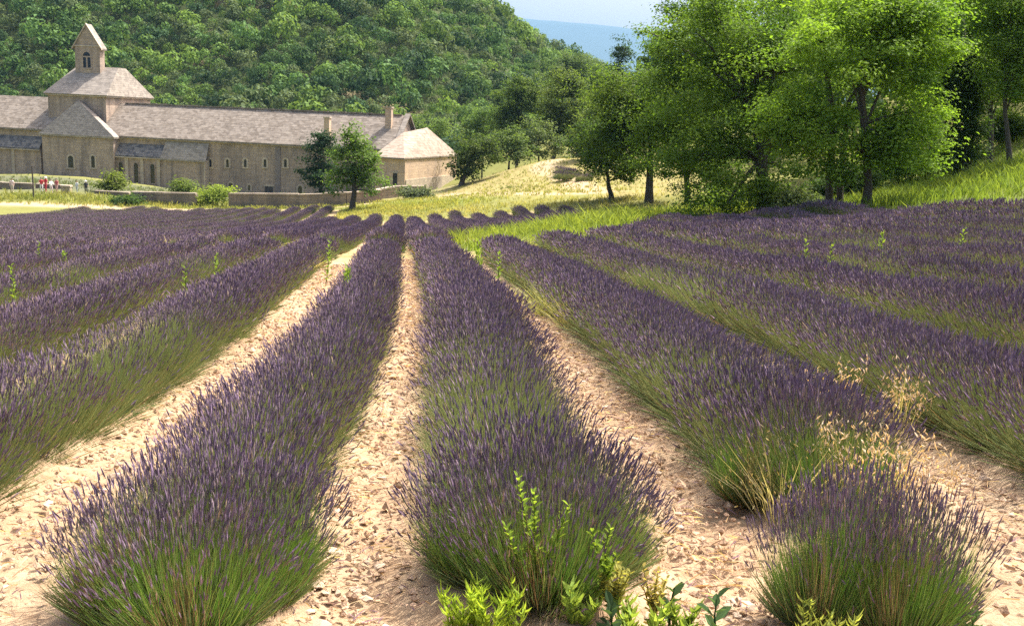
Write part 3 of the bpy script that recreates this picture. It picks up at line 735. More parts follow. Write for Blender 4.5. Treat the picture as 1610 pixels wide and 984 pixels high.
tree('broadleaf_tree', 'leafy tree filling the space between the bright tree and the ivy wrapped trunk', 'tree', 1462, 285, 60, [(1465, 90, 62, 75), (1440, 10, 70, 70), (1490, 170, 40, 45)], MID[0], BRIGHT[1], 100, 250, .18, .62, .22, (1465, 70), 0, .9)
tree('broadleaf_tree', 'shady tree up the slope behind the crooked bare trunk', 'tree', 1640, 225, 60, [(1590, 110, 70, 55), (1570, 20, 80, 80), (1640, 60, 60, 90)], DARK[1], MID[1], 100, 230, .19, .66, .22, (1630, 60), 0, .9)
tree('broadleaf_tree', 'bright tree whose crown fills the top right above the ivy wrapped trunk', 'tree', 1556, 262, 54, [(1510, 30, 62, 60), (1570, 5, 66, 55), (1600, 80, 55, 45), (1480, 110, 45, 40), (1550, 130, 40, 35)], BRIGHT[0], BRIGHT[1], 150, 330, .15, .5, .16, (1545, 30), .2, .85)
# bushes under the big trees
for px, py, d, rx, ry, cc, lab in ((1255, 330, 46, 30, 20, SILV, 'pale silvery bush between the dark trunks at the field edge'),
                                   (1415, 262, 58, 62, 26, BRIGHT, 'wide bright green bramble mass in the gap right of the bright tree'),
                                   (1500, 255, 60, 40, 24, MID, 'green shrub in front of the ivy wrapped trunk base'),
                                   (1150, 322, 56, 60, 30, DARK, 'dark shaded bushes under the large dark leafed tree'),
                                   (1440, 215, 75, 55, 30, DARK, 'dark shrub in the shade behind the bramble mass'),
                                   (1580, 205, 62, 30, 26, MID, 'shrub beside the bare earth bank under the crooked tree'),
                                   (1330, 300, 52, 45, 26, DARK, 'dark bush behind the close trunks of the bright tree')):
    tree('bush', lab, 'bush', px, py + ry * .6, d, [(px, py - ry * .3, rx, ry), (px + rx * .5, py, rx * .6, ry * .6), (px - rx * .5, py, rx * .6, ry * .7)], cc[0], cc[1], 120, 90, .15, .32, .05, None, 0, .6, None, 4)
# trees in the middle distance
MIDT = [('oak_tree', 'dark round tree with a short trunk by the corner of the annex', 724, 306, 130, [(745, 242, 34, 34), (728, 262, 20, 22), (765, 235, 22, 22)], (.05, .08, .022), (.09, .125, .03), .35),
        ('leafy_tree', 'bright leafy tree before the abbey beside the dark conical tree', 553, 331, 96, [(558, 250, 38, 44), (580, 275, 28, 28), (535, 285, 24, 20), (555, 220, 24, 22)], (.075, .13, .03), (.13, .20, .045), .3),
        ('cypress_tree', 'dark conical evergreen pressed against the long abbey wall', 505, 306, 118, [(505, 275, 29, 33), (506, 240, 23, 36), (505, 222, 14, 20)], (.02, .045, .025), (.035, .07, .032), .3),
        ('cypress_tree', 'thin dark cypress spire on the lower hillside', 784, 215, 205, [(784, 165, 6, 36), (784, 150, 4, 38), (784, 180, 7, 25)], (.02, .04, .025), (.035, .06, .03), .25),
        ('leafy_tree', 'tall olive green tree with a pale trunk behind the dry meadow', 868, 252, 150, [(888, 165, 42, 50), (895, 205, 30, 25), (870, 190, 25, 30), (890, 130, 26, 24)], (.085, .125, .035), (.14, .18, .055), .35),
        ('leafy_tree', 'rounded green tree in front of the thin cypress', 815, 245, 165, [(815, 165, 38, 45), (795, 195, 25, 25), (838, 150, 28, 30)], (.08, .13, .035), (.14, .19, .05), .3),
        ('bush', 'bushy light green tree at the near edge of the dry meadow', 800, 262, 138, [(800, 228, 26, 28), (822, 240, 20, 20), (785, 240, 18, 20)], (.09, .14, .045), (.15, .20, .065), .15),
        ('bush', 'grey green bushes growing at the top of the dry meadow', 848, 250, 142, [(846, 215, 28, 26), (872, 232, 20, 18), (830, 232, 18, 16)], (.10, .14, .06), (.16, .20, .085), .15),
        ('bush', 'pale green round bush behind the annex roof', 760, 215, 175, [(762, 190, 26, 24), (740, 205, 20, 16)], (.09, .15, .05), (.15, .21, .07), .15),
        ('bush', 'small green bush growing just behind the annex roof ridge', 655, 215, 195, [(652, 195, 20, 17), (690, 200, 16, 14)], (.10, .15, .05), (.14, .20, .06), .1),
        ('bush', 'dark bushes in the shade between the tall olive green tree and the small dark tree', 905, 245, 148, [(908, 225, 20, 22), (925, 235, 20, 16)], (.04, .07, .03), (.08, .12, .04), .12),
        ('leafy_tree', 'light green tree reaching left over the dry field', 935, 252, 130, [(925, 205, 26, 28), (945, 185, 30, 25)], (.10, .15, .04), (.17, .22, .06), .2),
        ('leafy_tree', 'hazy green tree on the crest left of the blue mountain gap', 905, 150, 260, [(905, 110, 26, 26), (880, 125, 25, 25)], (.06, .10, .035), (.10, .14, .045), .3),
        ('pine_tree', 'dark pointed pine against the blue mountain', 975, 210, 170, [(975, 150, 30, 40), (975, 100, 16, 32), (974, 76, 7, 18)], (.03, .06, .028), (.055, .09, .035), .3),
        ('pine_tree', 'second pointed pine rising right of the blue mountain gap', 1032, 210, 165, [(1032, 120, 28, 50), (1033, 75, 12, 28), (1033, 55, 6, 14)], (.035, .065, .028), (.065, .10, .035), .3),
        ('leafy_tree', 'green tree filling the gap below the blue mountain', 935, 215, 180, [(935, 160, 36, 38), (950, 125, 24, 26), (915, 185, 24, 24)], (.06, .10, .03), (.11, .155, .045), .3),
        ('leafy_tree', 'dark green tree behind the stout grey trunk', 1000, 230, 160, [(1000, 165, 42, 48), (1050, 170, 48, 55), (975, 195, 30, 35)], (.045, .08, .025), (.085, .13, .035), .3),
        ('bush', 'round yellow green shrub on the terrace before the transept', 173, 300, 121, [(172, 283, 17, 14), (180, 291, 15, 10), (163, 291, 12, 9)], (.11, .15, .03), (.17, .20, .045), .08),
        ('bush', 'small round green shrub before the side chapel', 287, 305, 122, [(287, 294, 14, 10), (296, 297, 9, 7)], (.09, .13, .03), (.14, .18, .045), .08),
        ('bush', 'bright green weeds topping the gap in the low stone wall', 335, 312, 114, [(335, 306, 27, 9), (318, 311, 14, 9), (360, 301, 14, 4)], (.16, .22, .04), (.24, .29, .055), .05),
        ('bush', 'grey green shrub beside the short wall under the annex', 650, 312, 122, [(645, 303, 22, 9), (660, 306, 15, 8)], (.10, .13, .075), (.15, .18, .10), .06),
        ('bush', 'dark green creeper patch at the foot of the low reddish wall', 208, 321, 111, [(205, 316, 15, 6), (190, 317, 14, 5)], (.04, .075, .025), (.08, .13, .035), .04),
        ('bush', 'tiny green bush on the rough terrace wall', 805, 310, 117, [(808, 304, 11, 7)], (.07, .11, .03), (.12, .16, .04), .04)]
for nm, lab, px, py, d, cr, c1, c2, tk in MIDT:
    area = sum(c[2] * c[3] for c in cr) * (d / F) ** 2
    tree(nm, lab, 'bush' if nm == 'bush' else 'tree', px, py, d, cr, c1, c2, int(np.clip(area * 6.5, 30, 230)), 62, .24 + d * .0008, .34 + d * .0016, tk, None, 0, .85, None, 7, (), .30, None, .25)

# the wood on the hillside: one mass ------------------------------------
def crown_template(nl, seed):
    r = np.random.default_rng(seed); C = []; Nn = []
    blobs = [(np.array([0, 0, .1]), 1.0)] + [(np.array([math.cos(a) * .55, math.sin(a) * .55, r.uniform(-.1, .55)]), r.uniform(.42, .62)) for a in r.uniform(0, 2 * PI, 6)] + [(np.array([0, 0, .6]), .55)]
    for c, rad in blobs:
        n = int(nl * rad ** 2 / 4.2) + 6; u = r.normal(size=(n, 3)); u[:, 2] = np.abs(u[:, 2]) * .9 - .15; u /= np.linalg.norm(u, axis=1, keepdims=True)
        C.append(c * [1, 1, .9] + u * rad * r.uniform(.82, 1.04, (n, 1)) * [.85, .85, .95]); Nn.append(u + r.normal(size=(n, 3)) * .32)
    C = np.concatenate(C); V, f = quads(C, np.concatenate(Nn), r.uniform(.15, .30, len(C)), .75)
    sh = np.repeat(r.normal(1, .10, len(C)), 4)
    return V, f, sh
TPL = [crown_template(235, 100 + i) for i in range(7)]
def forest(name, label, pts, hs, rs, kinds):
    Vs = []; Fs = []; Ts = []; n = 0
    for p, h, r, kd in zip(pts, hs, rs, kinds):
        V, f, sh = TPL[rng.integers(7)]; a = rng.uniform(0, 2 * PI); ca, sa = math.cos(a), math.sin(a)
        Q = np.stack([(V[:, 0] * ca - V[:, 1] * sa) * r, (V[:, 0] * sa + V[:, 1] * ca) * r, V[:, 2] * h], 1) + p
        Vs.append(Q); Fs.append(f + n); n += len(Q)
        Ts.append(np.clip(kd * sh[:, None], .01, .6))
    o = link(name, mesh(name, np.concatenate(Vs), [np.concatenate(Fs)], [FORESTM], [0], np.concatenate(Ts)), None, kind='stuff', label=label)
    return o
def scatter(x0, x1, y0, y1, sp):
    gx, gy = np.meshgrid(np.arange(x0, x1, sp), np.arange(y0, y1, sp)); gx = gx.ravel(); gy = gy.ravel()
    return gx + rng.uniform(-.48, .48, len(gx)) * sp, gy + rng.uniform(-.48, .48, len(gy)) * sp
def infront(P, x0, x1, y0, y1):
    c = (P - EYE) @ M3; px = CX + F * c[:, 0] / c[:, 2]; py = CY - F * c[:, 1] / c[:, 2]
    return (c[:, 2] > 5) & (px > x0) & (px < x1) & (py > y0) & (py < y1)
PAL = np.array([[.058, .112, .038], [.082, .152, .044], [.112, .188, .048], [.10, .14, .06], [.042, .082, .036], [.135, .215, .048]])
fx, fy = scatter(-300, 80, 196, 430, 3.25)
fz = hz(fx, fy); gzz = _g(fx, fy)
P = np.stack([fx, fy, fz], 1); hb = fz > np.minimum(gzz, ZB + 4) - .5
rock = fbm(fx * .05, fy * .05, 3, 70) > .80
ok = hb & ~rock & infront(P, -70, 1080, -75, 330)
P = P[ok]; nv = fbm(P[:, 0] * .035, P[:, 1] * .035, 3, 80)
kd = PAL[np.clip((nv * 6 + rng.normal(0, 1.5, len(P)) + .3).astype(int), 0, 5)] * rng.uniform(.75, 1.4, (len(P), 1))
rs = np.clip(rng.gamma(5.0, .44, len(P)), 1.0, 4.8); hs = rs * rng.uniform(.85, 1.35, len(P))
forest('forest', 'dense wood of rounded green trees covering the hillside behind the abbey', P + np.array([0, 0, 1.0])[None] * (rs * .35)[:, None], hs, rs, kd)
print('forest crowns', len(P))
# wood on the slope right of the field
fx, fy = scatter(0, 110, 55, 240, 5.2)
P = np.stack([fx, fy, _g(fx, fy)], 1); c = (P - EYE) @ M3; pxx = CX + F * c[:, 0] / c[:, 2]
ok = infront(P, 1000, 1750, -200, 420) & (c[:, 2] > 72) & ((c[:, 2] > 118) | (pxx > 1180)) & ((pxx > 1090) | (c[:, 2] > 165)) & (fbm(fx * .1, fy * .1, 2, 90) < .66)
P = P[ok]; rs = rng.gamma(9, .36, len(P)); hs = rs * rng.uniform(1.1, 1.8, len(P))
kd = PAL[rng.integers(0, 6, len(P))] * rng.uniform(.7, 1.15, (len(P), 1))
forest('woodland', 'green wood closing the slope behind the tall trees on the right', P + np.array([0, 0, 1.0])[None] * (hs * .9)[:, None], hs, rs, kd)
print('woodland crowns', len(P))

# ================================================================== lavender
def spikes(P, D, Ln, Rd):
    """flower spikes: three-sided, with a tapered foot and tip. P foot, D direction"""
    n = len(P); D = D / np.linalg.norm(D, axis=1, keepdims=True)
    ref = rng.normal(size=(n, 3)); A = np.cross(D, ref); A /= np.linalg.norm(A, axis=1, keepdims=True) + 1e-9; B = np.cross(D, A)
    ring = [(.0, .25), (.28, .95), (.62, .85)]
    V = np.empty((n, 10, 3))
    for i, (t, r) in enumerate(ring):
        for j in range(3):
            a = 2 * PI * j / 3 + i * .5
            V[:, i * 3 + j] = P + D * (Ln * t)[:, None] + (A * math.cos(a) + B * math.sin(a)) * (Rd * r)[:, None]
    V[:, 9] = P + D * Ln[:, None]
    f = []
    for i in range(2):
        for j in range(3):
            a, b, c, d = i * 3 + j, i * 3 + (j + 1) % 3, (i + 1) * 3 + (j + 1) % 3, (i + 1) * 3 + j
            f += [[a, b, c], [a, c, d]]
    f += [[6, 7, 9], [7, 8, 9], [8, 6, 9]]
    f = np.array(f); return V.reshape(-1, 3), (np.arange(n)[:, None, None] * 10 + f[None]).reshape(-1, 3)
def blades(P0, P1, P2, w):
    """thin two-piece strips"""
    n = len(P0); sdv = rng.normal(size=(n, 3)); T = P2 - P0; A = np.cross(T, sdv); A /= np.linalg.norm(A, axis=1, keepdims=True) + 1e-9
    w = np.broadcast_to(w, (n,))[:, None]; V = np.empty((n, 5, 3))
    V[:, 0] = P0 - A * w * .5; V[:, 1] = P0 + A * w * .5; V[:, 2] = P1 + A * w * .45; V[:, 3] = P1 - A * w * .45; V[:, 4] = P2
    b = np.arange(n)[:, None] * 5
    return V.reshape(-1, 3), (b + np.array([[0, 1, 2, 3]])), (b + np.array([[3, 2, 4]]))
PURP = np.array([[.18, .125, .19], [.215, .155, .225], [.16, .12, .155], [.28, .21, .25], [.30, .225, .16]])
STEMC = np.array([.165, .205, .075]); LEAFC = np.array([.155, .20, .08])
def lav_plant(seed, Lg, nst, sc=1.0, bare=.12, end=False, nleaf=700, green=0.0, lw=1.0, H=.53):
    g = Geo(); n = nst
    if not end:
        u = rng.uniform(-1, 1, n); v = rng.uniform(-.5, .5, n) * (Lg + .12)
        tx = R(46) * np.sign(u) * np.abs(u) ** 1.1 + rng.normal(0, R(9), n); ty = rng.normal(0, R(13), n)
        base = np.stack([u * .22, v, np.full(n, .03)], 1); ln = H * (1 - .10 * u ** 2) * rng.uniform(.78, 1.08, n)
    else:
        rr = np.sqrt(rng.uniform(0, 1, n)); ph = rng.uniform(0, 2 * PI, n); u = rr * np.cos(ph); w = rr * np.sin(ph)
        tx = R(50) * u + rng.normal(0, R(10), n); ty = R(50) * w + rng.normal(0, R(10), n)
        base = np.stack([u * .2, w * .2, np.full(n, .03)], 1); ln = H * (1 - .06 * rr ** 2) * rng.uniform(.75, 1.1, n)
    D = np.stack([np.tan(tx), np.tan(ty), np.ones(n)], 1); D /= np.linalg.norm(D, axis=1, keepdims=True)
    D1 = np.stack([np.tan(np.clip(tx * 1.2, -1.4, 1.4)), np.tan(np.clip(ty * 1.2, -1.4, 1.4)), np.ones(n)], 1); D1 /= np.linalg.norm(D1, axis=1, keepdims=True)
    mid = base + D1 * (ln * .55)[:, None] + rng.normal(0, .012, (n, 3)); tip = base + D * ln[:, None] + rng.normal(0, .022, (n, 3))
    jit = np.clip(rng.normal(1, .22, (n, 1)), .5, 1.8)
    V, q, t = blades(base, mid, tip, (.0030 if sc < 1 else .0036) * sc * lw); st = (STEMC if not end else np.array([.14, .27, .04])) * jit * np.array([1, 1, 1]) + np.clip(rng.normal(.02, .045, (n, 1)), -.03, .16) * [1.3, .85, .35]
    if end:
        brown = (np.abs(((ph + 1.57 + .5) % (2 * PI)) - PI) > PI - .45) & (rng.uniform(size=n) < .6); st[brown] = np.array([.30, .19, .10]) * jit[brown]
    st = np.clip(st, .02, .5)
    b = g.n; g.add(V, q, np.repeat(st, 5, axis=0)); g.more(t, 0, b)
    has = rng.uniform(size=n) > bare
    if not end: has &= rng.uniform(size=n) > .36 * sm(.55, .95, np.abs(u))
    if end: has &= rng.uniform(size=n) > green * np.clip(.25 - ty / R(30), 0, 1)      # the trimmed face of a row end carries few flowers
    i = np.where(has)[0]; k = len(i)
    Ln = rng.uniform(.04, .085, k) * (.6 + .4 * sc); V, f = spikes(tip[i] - D[i] * Ln[:, None] * .35, tip[i] - mid[i] + rng.normal(0, .03, (k, 3)), Ln, rng.uniform(.0038, .0062, k) * sc)
    pc = PURP[rng.choice(5, k, p=[.32, .28, .2, .12, .08])] * np.clip(rng.normal(1, .2, (k, 1)), .5, 1.7)
    g.add(V, f, np.repeat(pc, 10, axis=0))
    # leafy cushion
    m = nleaf
    if not end:
        u = rng.uniform(-1, 1, m); v = rng.uniform(-.5, .5, m) * (Lg + .1); tx = R(72) * u + rng.normal(0, R(10), m); ty = rng.normal(0, R(22), m)
        base = np.stack([u * .24, v, np.full(m, .0)], 1)
    else:
        rr = np.sqrt(rng.uniform(0, 1, m)); ph = rng.uniform(0, 2 * PI, m); tx = R(68) * rr * np.cos(ph); ty = R(68) * rr * np.sin(ph)
        base = np.stack([rr * np.cos(ph) * .2, rr * np.sin(ph) * .2, np.zeros(m)], 1)
    D = np.stack([np.tan(tx), np.tan(ty), np.ones(m)], 1); D /= np.linalg.norm(D, axis=1, keepdims=True)
    ln = H * rng.uniform(.45, .86, m); tip = base + D * ln[:, None]; mid = (base + tip) / 2 + np.array([0, 0, -.015])
    lc = LEAFC * np.clip(rng.normal(1, .25, (m, 1)), .45, 1.8); dry = rng.uniform(size=m) < .16; lc[dry] = np.array([.30, .21, .10]) * rng.uniform(.6, 1.2, (dry.sum(), 1))
    V, q, t = blades(base, mid, tip, .0085 * sc * lw); b = g.n; g.add(V, q, np.repeat(lc, 5, axis=0)); g.more(t, 0, b)
    return g.mesh('lavender_plant', [LAV])
SEG = .62
FINE = [lav_plant(i, SEG, 1500, .88, b, nleaf=800) for i, b in enumerate((.18, .26, .34, .46, .8))]
MEDM = [lav_plant(i, SEG, 800, 1.25, b, nleaf=420, lw=1.2) for i, b in enumerate((.18, .26, .34, .46, .8))]
COARSE = [lav_plant(i, 1.5, 620, 2.3, b, nleaf=420, lw=1.8) for i, b in enumerate((.15, .28, .42))]
GREENF = [lav_plant(i, 1.5, 560, 2.2, b, nleaf=620, lw=2.2) for i, b in enumerate((.45, .55, .65))]
ENDS = [lav_plant(i, .6, 1500, .95, .22, True, 1500, gr) for i, gr in enumerate((.9, .85, .6))]
ENDG = [lav_plant(9, .6, 1300, .95, .8, True, 1900, .9)]
ROWLAB = {}
def ordinal(n): return ['', 'first', 'second', 'third', 'fourth', 'fifth', 'sixth', 'seventh', 'eighth', 'ninth', 'tenth', 'eleventh', 'twelfth', 'thirteenth', 'fourteenth', 'fifteenth', 'sixteenth', 'seventeenth', 'eighteenth', 'nineteenth', 'twentieth'][n]
NFR = 0
for k, d0, d1, w in ROWS:
    side = 'right' if k >= 3 else 'left'; n_ = k - 2 if k >= 3 else 3 - k
    if w == 'near': lab = f'long purple lavender row in the near field, {ordinal(n_)} row {side} of the pale middle furrow'
    else: lab = f'distant lavender row beyond the grassy gap, {ordinal(n_)} row {side} of the pale middle furrow'
    x0, y0 = rowxy(k, d0); x1, y1 = rowxy(k, d1)
    root = thing('lavender_row', lab, 'lavender row', (x0, y0, gz(x0, y0)), 0, 'lavender rows in the near field' if w == 'near' else 'lavender rows beyond the gap')
    r0 = np.array([x0, y0, gz(x0, y0)]); s = 0.0; Lr = math.hypot(x1 - x0, y1 - y0); az = math.atan2(-(x1 - x0), y1 - y0)
    first = True
    while s < Lr:
        d = d0 + (d1 - d0) * s / Lr
        if w == 'far': S_ = 1.5
        else: S_ = SEG if d < 22 else 1.5
        x, y = rowxy(k, d0 + (d1 - d0) * (s + S_ / 2) / Lr); xq, yq = rowxy(k, d0 + (d1 - d0) * (s + S_ / 2 + .5) / Lr); az = math.atan2(-(xq - x), yq - y)
        px, py, dd = pix((x, y, gz(x, y)))
        if px < -160 or px > 2050 or py > 1500: s += S_; continue
        pool = FINE if d < 11 else MEDM if S_ == SEG else COARSE
        if w == 'far':
            gfrac = .12 + .75 * max(0, min(1, (-1 - k) / 6)) * (0.5 + .5 * math.sin(k * 2.1 + s * .15) ** 2)
            pool = GREENF if rng.uniform() < gfrac else COARSE
        nb = float(fbm(np.array([x * .5]), np.array([y * .35]), 3, 120)[0])
        me = pool[int(np.clip((nb - .28) * 2.0 * len(pool) + rng.normal(0, .7), 0, len(pool) - 1))]
        hsc = .90 + .28 * float(fbm(np.array([x * .9]), np.array([y * .5]), 3, 130)[0])
        if s > Lr - S_: hsc *= .92
        z0_, z1_ = gz(x, y - .5), gz(x, y + .5)
        first_end = first and k in (2, 3, 4)
        if first_end:
            for q, (ex, ey, es, eh) in enumerate(((-.24, .12, .56, .86), (.30, .20, .58, .80), (.05, -.10, .72, .92), (-.12, .30, .8, 1.0), (.2, .42, .75, 1.02))):
                xx, yy = x + ex + rng.normal(0, .04), y + ey - .25; o = link('lavender_plant', ENDG[0] if (k == 4 and q in (0, 2)) else ENDS[q % 3], root, (xx - r0[0], yy - r0[1], gz(xx, yy) - r0[2]), rng.normal(0, .35)); o.scale = (es, es, eh)
        o = link('lavender_plant', me, root, (x - r0[0] + rng.normal(0, .03), y - r0[1], gz(x, y) - r0[2]), 0)
        flip = (rng.uniform() < .5) and not first_end
        o.rotation_euler = (math.atan(z1_ - z0_) * (-1 if flip else 1), 0, az + (PI if flip else 0))
        ws = ((1.12 if k > 3 else 1.03 if k == 3 else .86 if k == 2 else .95) if w == 'near' else 1.04 if k > -2 else .92) + rng.normal(0, .05)
        if w == 'near': hsc *= 1 - .05 * float(sm(16, 27, np.array(d)) * (k < 6))
        else: hsc *= 1.22 if k >= -1 else .86
        if first_end: ws *= .88
        o.scale = (ws * (1.0 if not first_end else 1.0), 1.03, hsc * (1.04 if first_end else 1))
        first = False; s += S_ * (.8 if first_end else 1)
bx = at(1368, 975, 4.0); bz = gz(bx[0], bx[1])
bl0 = (bx[0], bx[1], bz)
t = thing('lavender_bush', 'single round lavender bush with a green front standing alone before its row', 'lavender bush', (bx[0], bx[1], bz), 0)
for q, (ex, ey, es, eh) in enumerate(((-.19, .05, .52, .98), (.18, 0, .54, 1.0), (0, .12, .58, 1.12), (.05, -.14, .46, .85))):
    o = link('lavender_plant', ENDS[q % 3], t, (ex, ey, gz(bx[0] + ex, bx[1] + ey) - bz), rng.normal(0, .4)); o.scale = (es, es, eh)

# ================================================================== weeds and grasses
def broad_weed(name, label, p, h, c, nl=16, ls=.09, spread=.05, group=None, branch=0, asp=.5):
    t = thing(name, label, 'weed', p, rng.uniform(0, 6), group); c = np.array(c)
    ss = np.linspace(0, 1, 6); P = np.stack([np.cumsum(rng.normal(0, .02, 6)) * h, np.cumsum(rng.normal(0, .02, 6)) * h, ss * h], 1); P[0] = (0, 0, -.03)
    g = Geo(); g.add(*tube(P, np.linspace(.006, .002, 6) * (1 + h), 5), c * .7); stems = [P]
    for b in range(branch):
        s0 = rng.uniform(.1, .6); a = np.array([np.interp(s0, ss, P[:, j]) for j in range(3)]); an = rng.uniform(0, 6.28); l = h * rng.uniform(.35, .6)
        Q = np.stack([a + np.array([math.cos(an) * .45 * l * q, math.sin(an) * .45 * l * q, l * q * (.7 + .3 * q)]) for q in np.linspace(0, 1, 5)]); g.add(*tube(Q, np.linspace(.004, .0015, 5) * (1 + h), 4), c * .7); stems.append(Q)
    link('stem', g.mesh('stem', [GRASSM]), t)
    g = Geo()
    for Q in stems:
        m = nl if Q is P else max(6, nl * 2 // 3)
        s_ = np.linspace(.12, 1.0, m); an = np.arange(m) * 2.4 + rng.normal(0, .3, m)
        base = np.stack([np.interp(s_, np.linspace(0, 1, len(Q)), Q[:, j]) for j in range(3)], 1)
        out = np.stack([np.cos(an), np.sin(an), np.full(m, .55) + .5 * s_], 1); out /= np.linalg.norm(out, axis=1, keepdims=True)
        sz = ls * rng.uniform(.7, 1.25, m) * (1.15 - .45 * s_)
        C = base + out * sz[:, None] * .5; nn = np.cross(out, np.stack([-np.sin(an), np.cos(an), np.zeros(m)], 1)); nn *= np.sign(nn[:, 2:3] + 1e-9)
        A = out; B = np.cross(nn, A); B /= np.linalg.norm(B, axis=1, keepdims=True)
        V = np.empty((m, 6, 3)); S = sz[:, None]
        V[:, 0] = C - A * S * .5; V[:, 1] = C - A * S * .1 + B * S * asp * .5 + nn * S * .07; V[:, 2] = C + A * S * .25 + B * S * asp * .38 + nn * S * .05
        V[:, 3] = C + A * S * .5 - nn * S * .10; V[:, 4] = C + A * S * .25 - B * S * asp * .38 + nn * S * .05; V[:, 5] = C - A * S * .1 - B * S * asp * .5 + nn * S * .07
        b6 = np.arange(m)[:, None] * 6; ct = c * np.clip(rng.normal(1, .15, (m, 1)), .6, 1.5)
        b = g.n; g.add(V.reshape(-1, 3), b6 + np.array([[0, 1, 2, 3]]), np.repeat(ct, 6, axis=0)); g.more(b6 + np.array([[0, 3, 4, 5]]), 0, b)
    link('leaves', g.mesh('leaves', [GRASSM]), t)
    return t
def sprigs(label, p, h, n, spread, c, asp=.2, ls=.05, name='herb_clump', group=None):
    t = thing(name, label, 'herb', p, 0, group); c = np.array(c); gs = Geo(); gl = Geo()
    for i in range(n):
        an = rng.uniform(0, 6.28); r = spread * math.sqrt(rng.uniform(0, 1)); hh = h * rng.uniform(.55, 1.0); q = np.linspace(0, 1, 5)
        Q = np.stack([np.cos(an) * r * (.3 + .7 * q ** .8), np.sin(an) * r * (.3 + .7 * q ** .8), hh * q - .02], 1) + np.cumsum(rng.normal(0, .004, (5, 3)), axis=0)
        gs.add(*tube(Q, np.linspace(.004, .0015, 5), 4), c * .75); m = int(18 + hh * 60); s_ = rng.uniform(.15, 1, m)
        B = np.stack([np.interp(s_, q, Q[:, j]) for j in range(3)], 1); a2 = rng.uniform(0, 6.28, m); D = np.stack([np.cos(a2) * .7, np.sin(a2) * .7, rng.uniform(.5, 1.1, m)], 1); l = ls * rng.uniform(.6, 1.3, m)[:, None]
        T = B + D * l; V, f4, f3 = blades(B, B + D * l * [.55, .55, .4], T, ls * asp); b = gl.n; gl.add(V, f4, np.repeat(c * np.clip(rng.normal(1, .2, (m, 1)), .5, 1.6) * (.75 + .5 * s_[:, None]), 5, axis=0)); gl.more(f3, 0, b)
    link('stems', gs.mesh('stems', [GRASSM]), t); link('leaves', gl.mesh('leaves', [GRASSM]), t)
LIME = (.20, .30, .045)
def onlav(px, py, d):
    """a plant rooted in the soil whose top shows at (px, py)"""
    p = at(px, py, d); z = gz(p[0], p[1]); return np.array([p[0], p[1], z]), p[2] - z
WEEDS = [(287, 466, 12.6, 'bright green weed standing up from the left hand lavender beside the brown patch'), (540, 462, 13.5, 'tall green weed next to the reddish dry tuft'), (512, 424, 19, 'green weed by the narrow left furrow'),
         (787, 440, 16, 'bright green weed cluster on the shadowed edge of a lavender row'), (760, 424, 18, 'small weed behind the bright green weed cluster'), (1274, 400, 16, 'taller of the two weeds standing together in the right lavender'), (1303, 418, 15.2, 'shorter of the two weeds standing together in the right lavender'),
         (1388, 396, 17.5, 'small pale weed right of the paired weeds'), (1507, 392, 17, 'pale green weed near the right edge of the lavender'), (62, 428, 20, 'small bright weed at the far left of the lavender'), (108, 418, 21, 'thin pale weed right of the small bright weed'),
         (20, 472, 13.5, 'thin green weed at the left edge of the picture'), (342, 452, 15, 'thin brownish green weed beside the bright left weed'), (748, 405, 20, 'faint green weed behind the shadowed edge')]
for i, (px, py, d, lab) in enumerate(WEEDS):
    p, hh = onlav(px, py, d)
    if i % 3 == 1: sprigs(lab, p, min(1.05, max(.82, hh)), 3, .12, np.array(LIME) * .9, .3, .07, 'weed', 'green weeds among the lavender'); continue
    broad_weed('weed', lab, p, min(1.05, max(.80, hh)), np.array(LIME) * rng.uniform(.7, 1.0), 24, .07 + .002 * d, group='green weeds among the lavender', asp=.55)
p, hh = onlav(852, 752, 4.05); broad_weed('tall_weed', 'tall lime green leafy weed in front of the middle lavender row', p, hh * .9, (.23, .34, .05), 60, .050, branch=4, asp=.42)
p, hh = onlav(952, 815, 4.05); broad_weed('tall_weed', 'lime green weed right of the tall leafy weed', p, hh * .92, (.23, .34, .05), 36, .05, branch=2, asp=.42)
for i, (px, py, d, lab) in enumerate(((735, 925, 3.95, 'left clump of bright lime green herb at the bottom edge'), (785, 915, 3.9, 'right clump of bright lime green herb at the bottom edge'))):
    p, hh = onlav(px, py, d); sprigs(lab, p, max(.2, hh) * 1.12, 11, .13, (.30, .42, .05), .15, .055)
p, hh = onlav(965, 880, 4.0); broad_weed('yellow_weed', 'yellowing weed with brown stems below the middle lavender row', p, max(.22, hh), (.34, .34, .09), 26, .038, branch=9, asp=.6)
p, hh = onlav(1030, 905, 3.95); broad_weed('yellow_weed', 'yellowing weed beside the dark broad leaves', p, max(.18, hh), (.38, .33, .10), 22, .035, branch=8, asp=.6)
for px, py, d, lab in ((905, 895, 4.0, 'leafy green herb in front of the dark gap of the middle row'), (1000, 935, 3.9, 'low green herb between the yellowing weeds'), (1075, 955, 3.85, 'thin green herb beside the lone seedling')):
    p, hh = onlav(px, py, d); sprigs(lab, p, max(.14, hh), 8, .12, (.24, .34, .07), .28, .05)
p, hh = onlav(1290, 930, 3.75); sprigs('pale sprawling herb at the foot of the lone lavender bush', p, max(.14, hh), 12, .16, (.36, .42, .10), .18, .04)
BL = (.045, .085, .035)
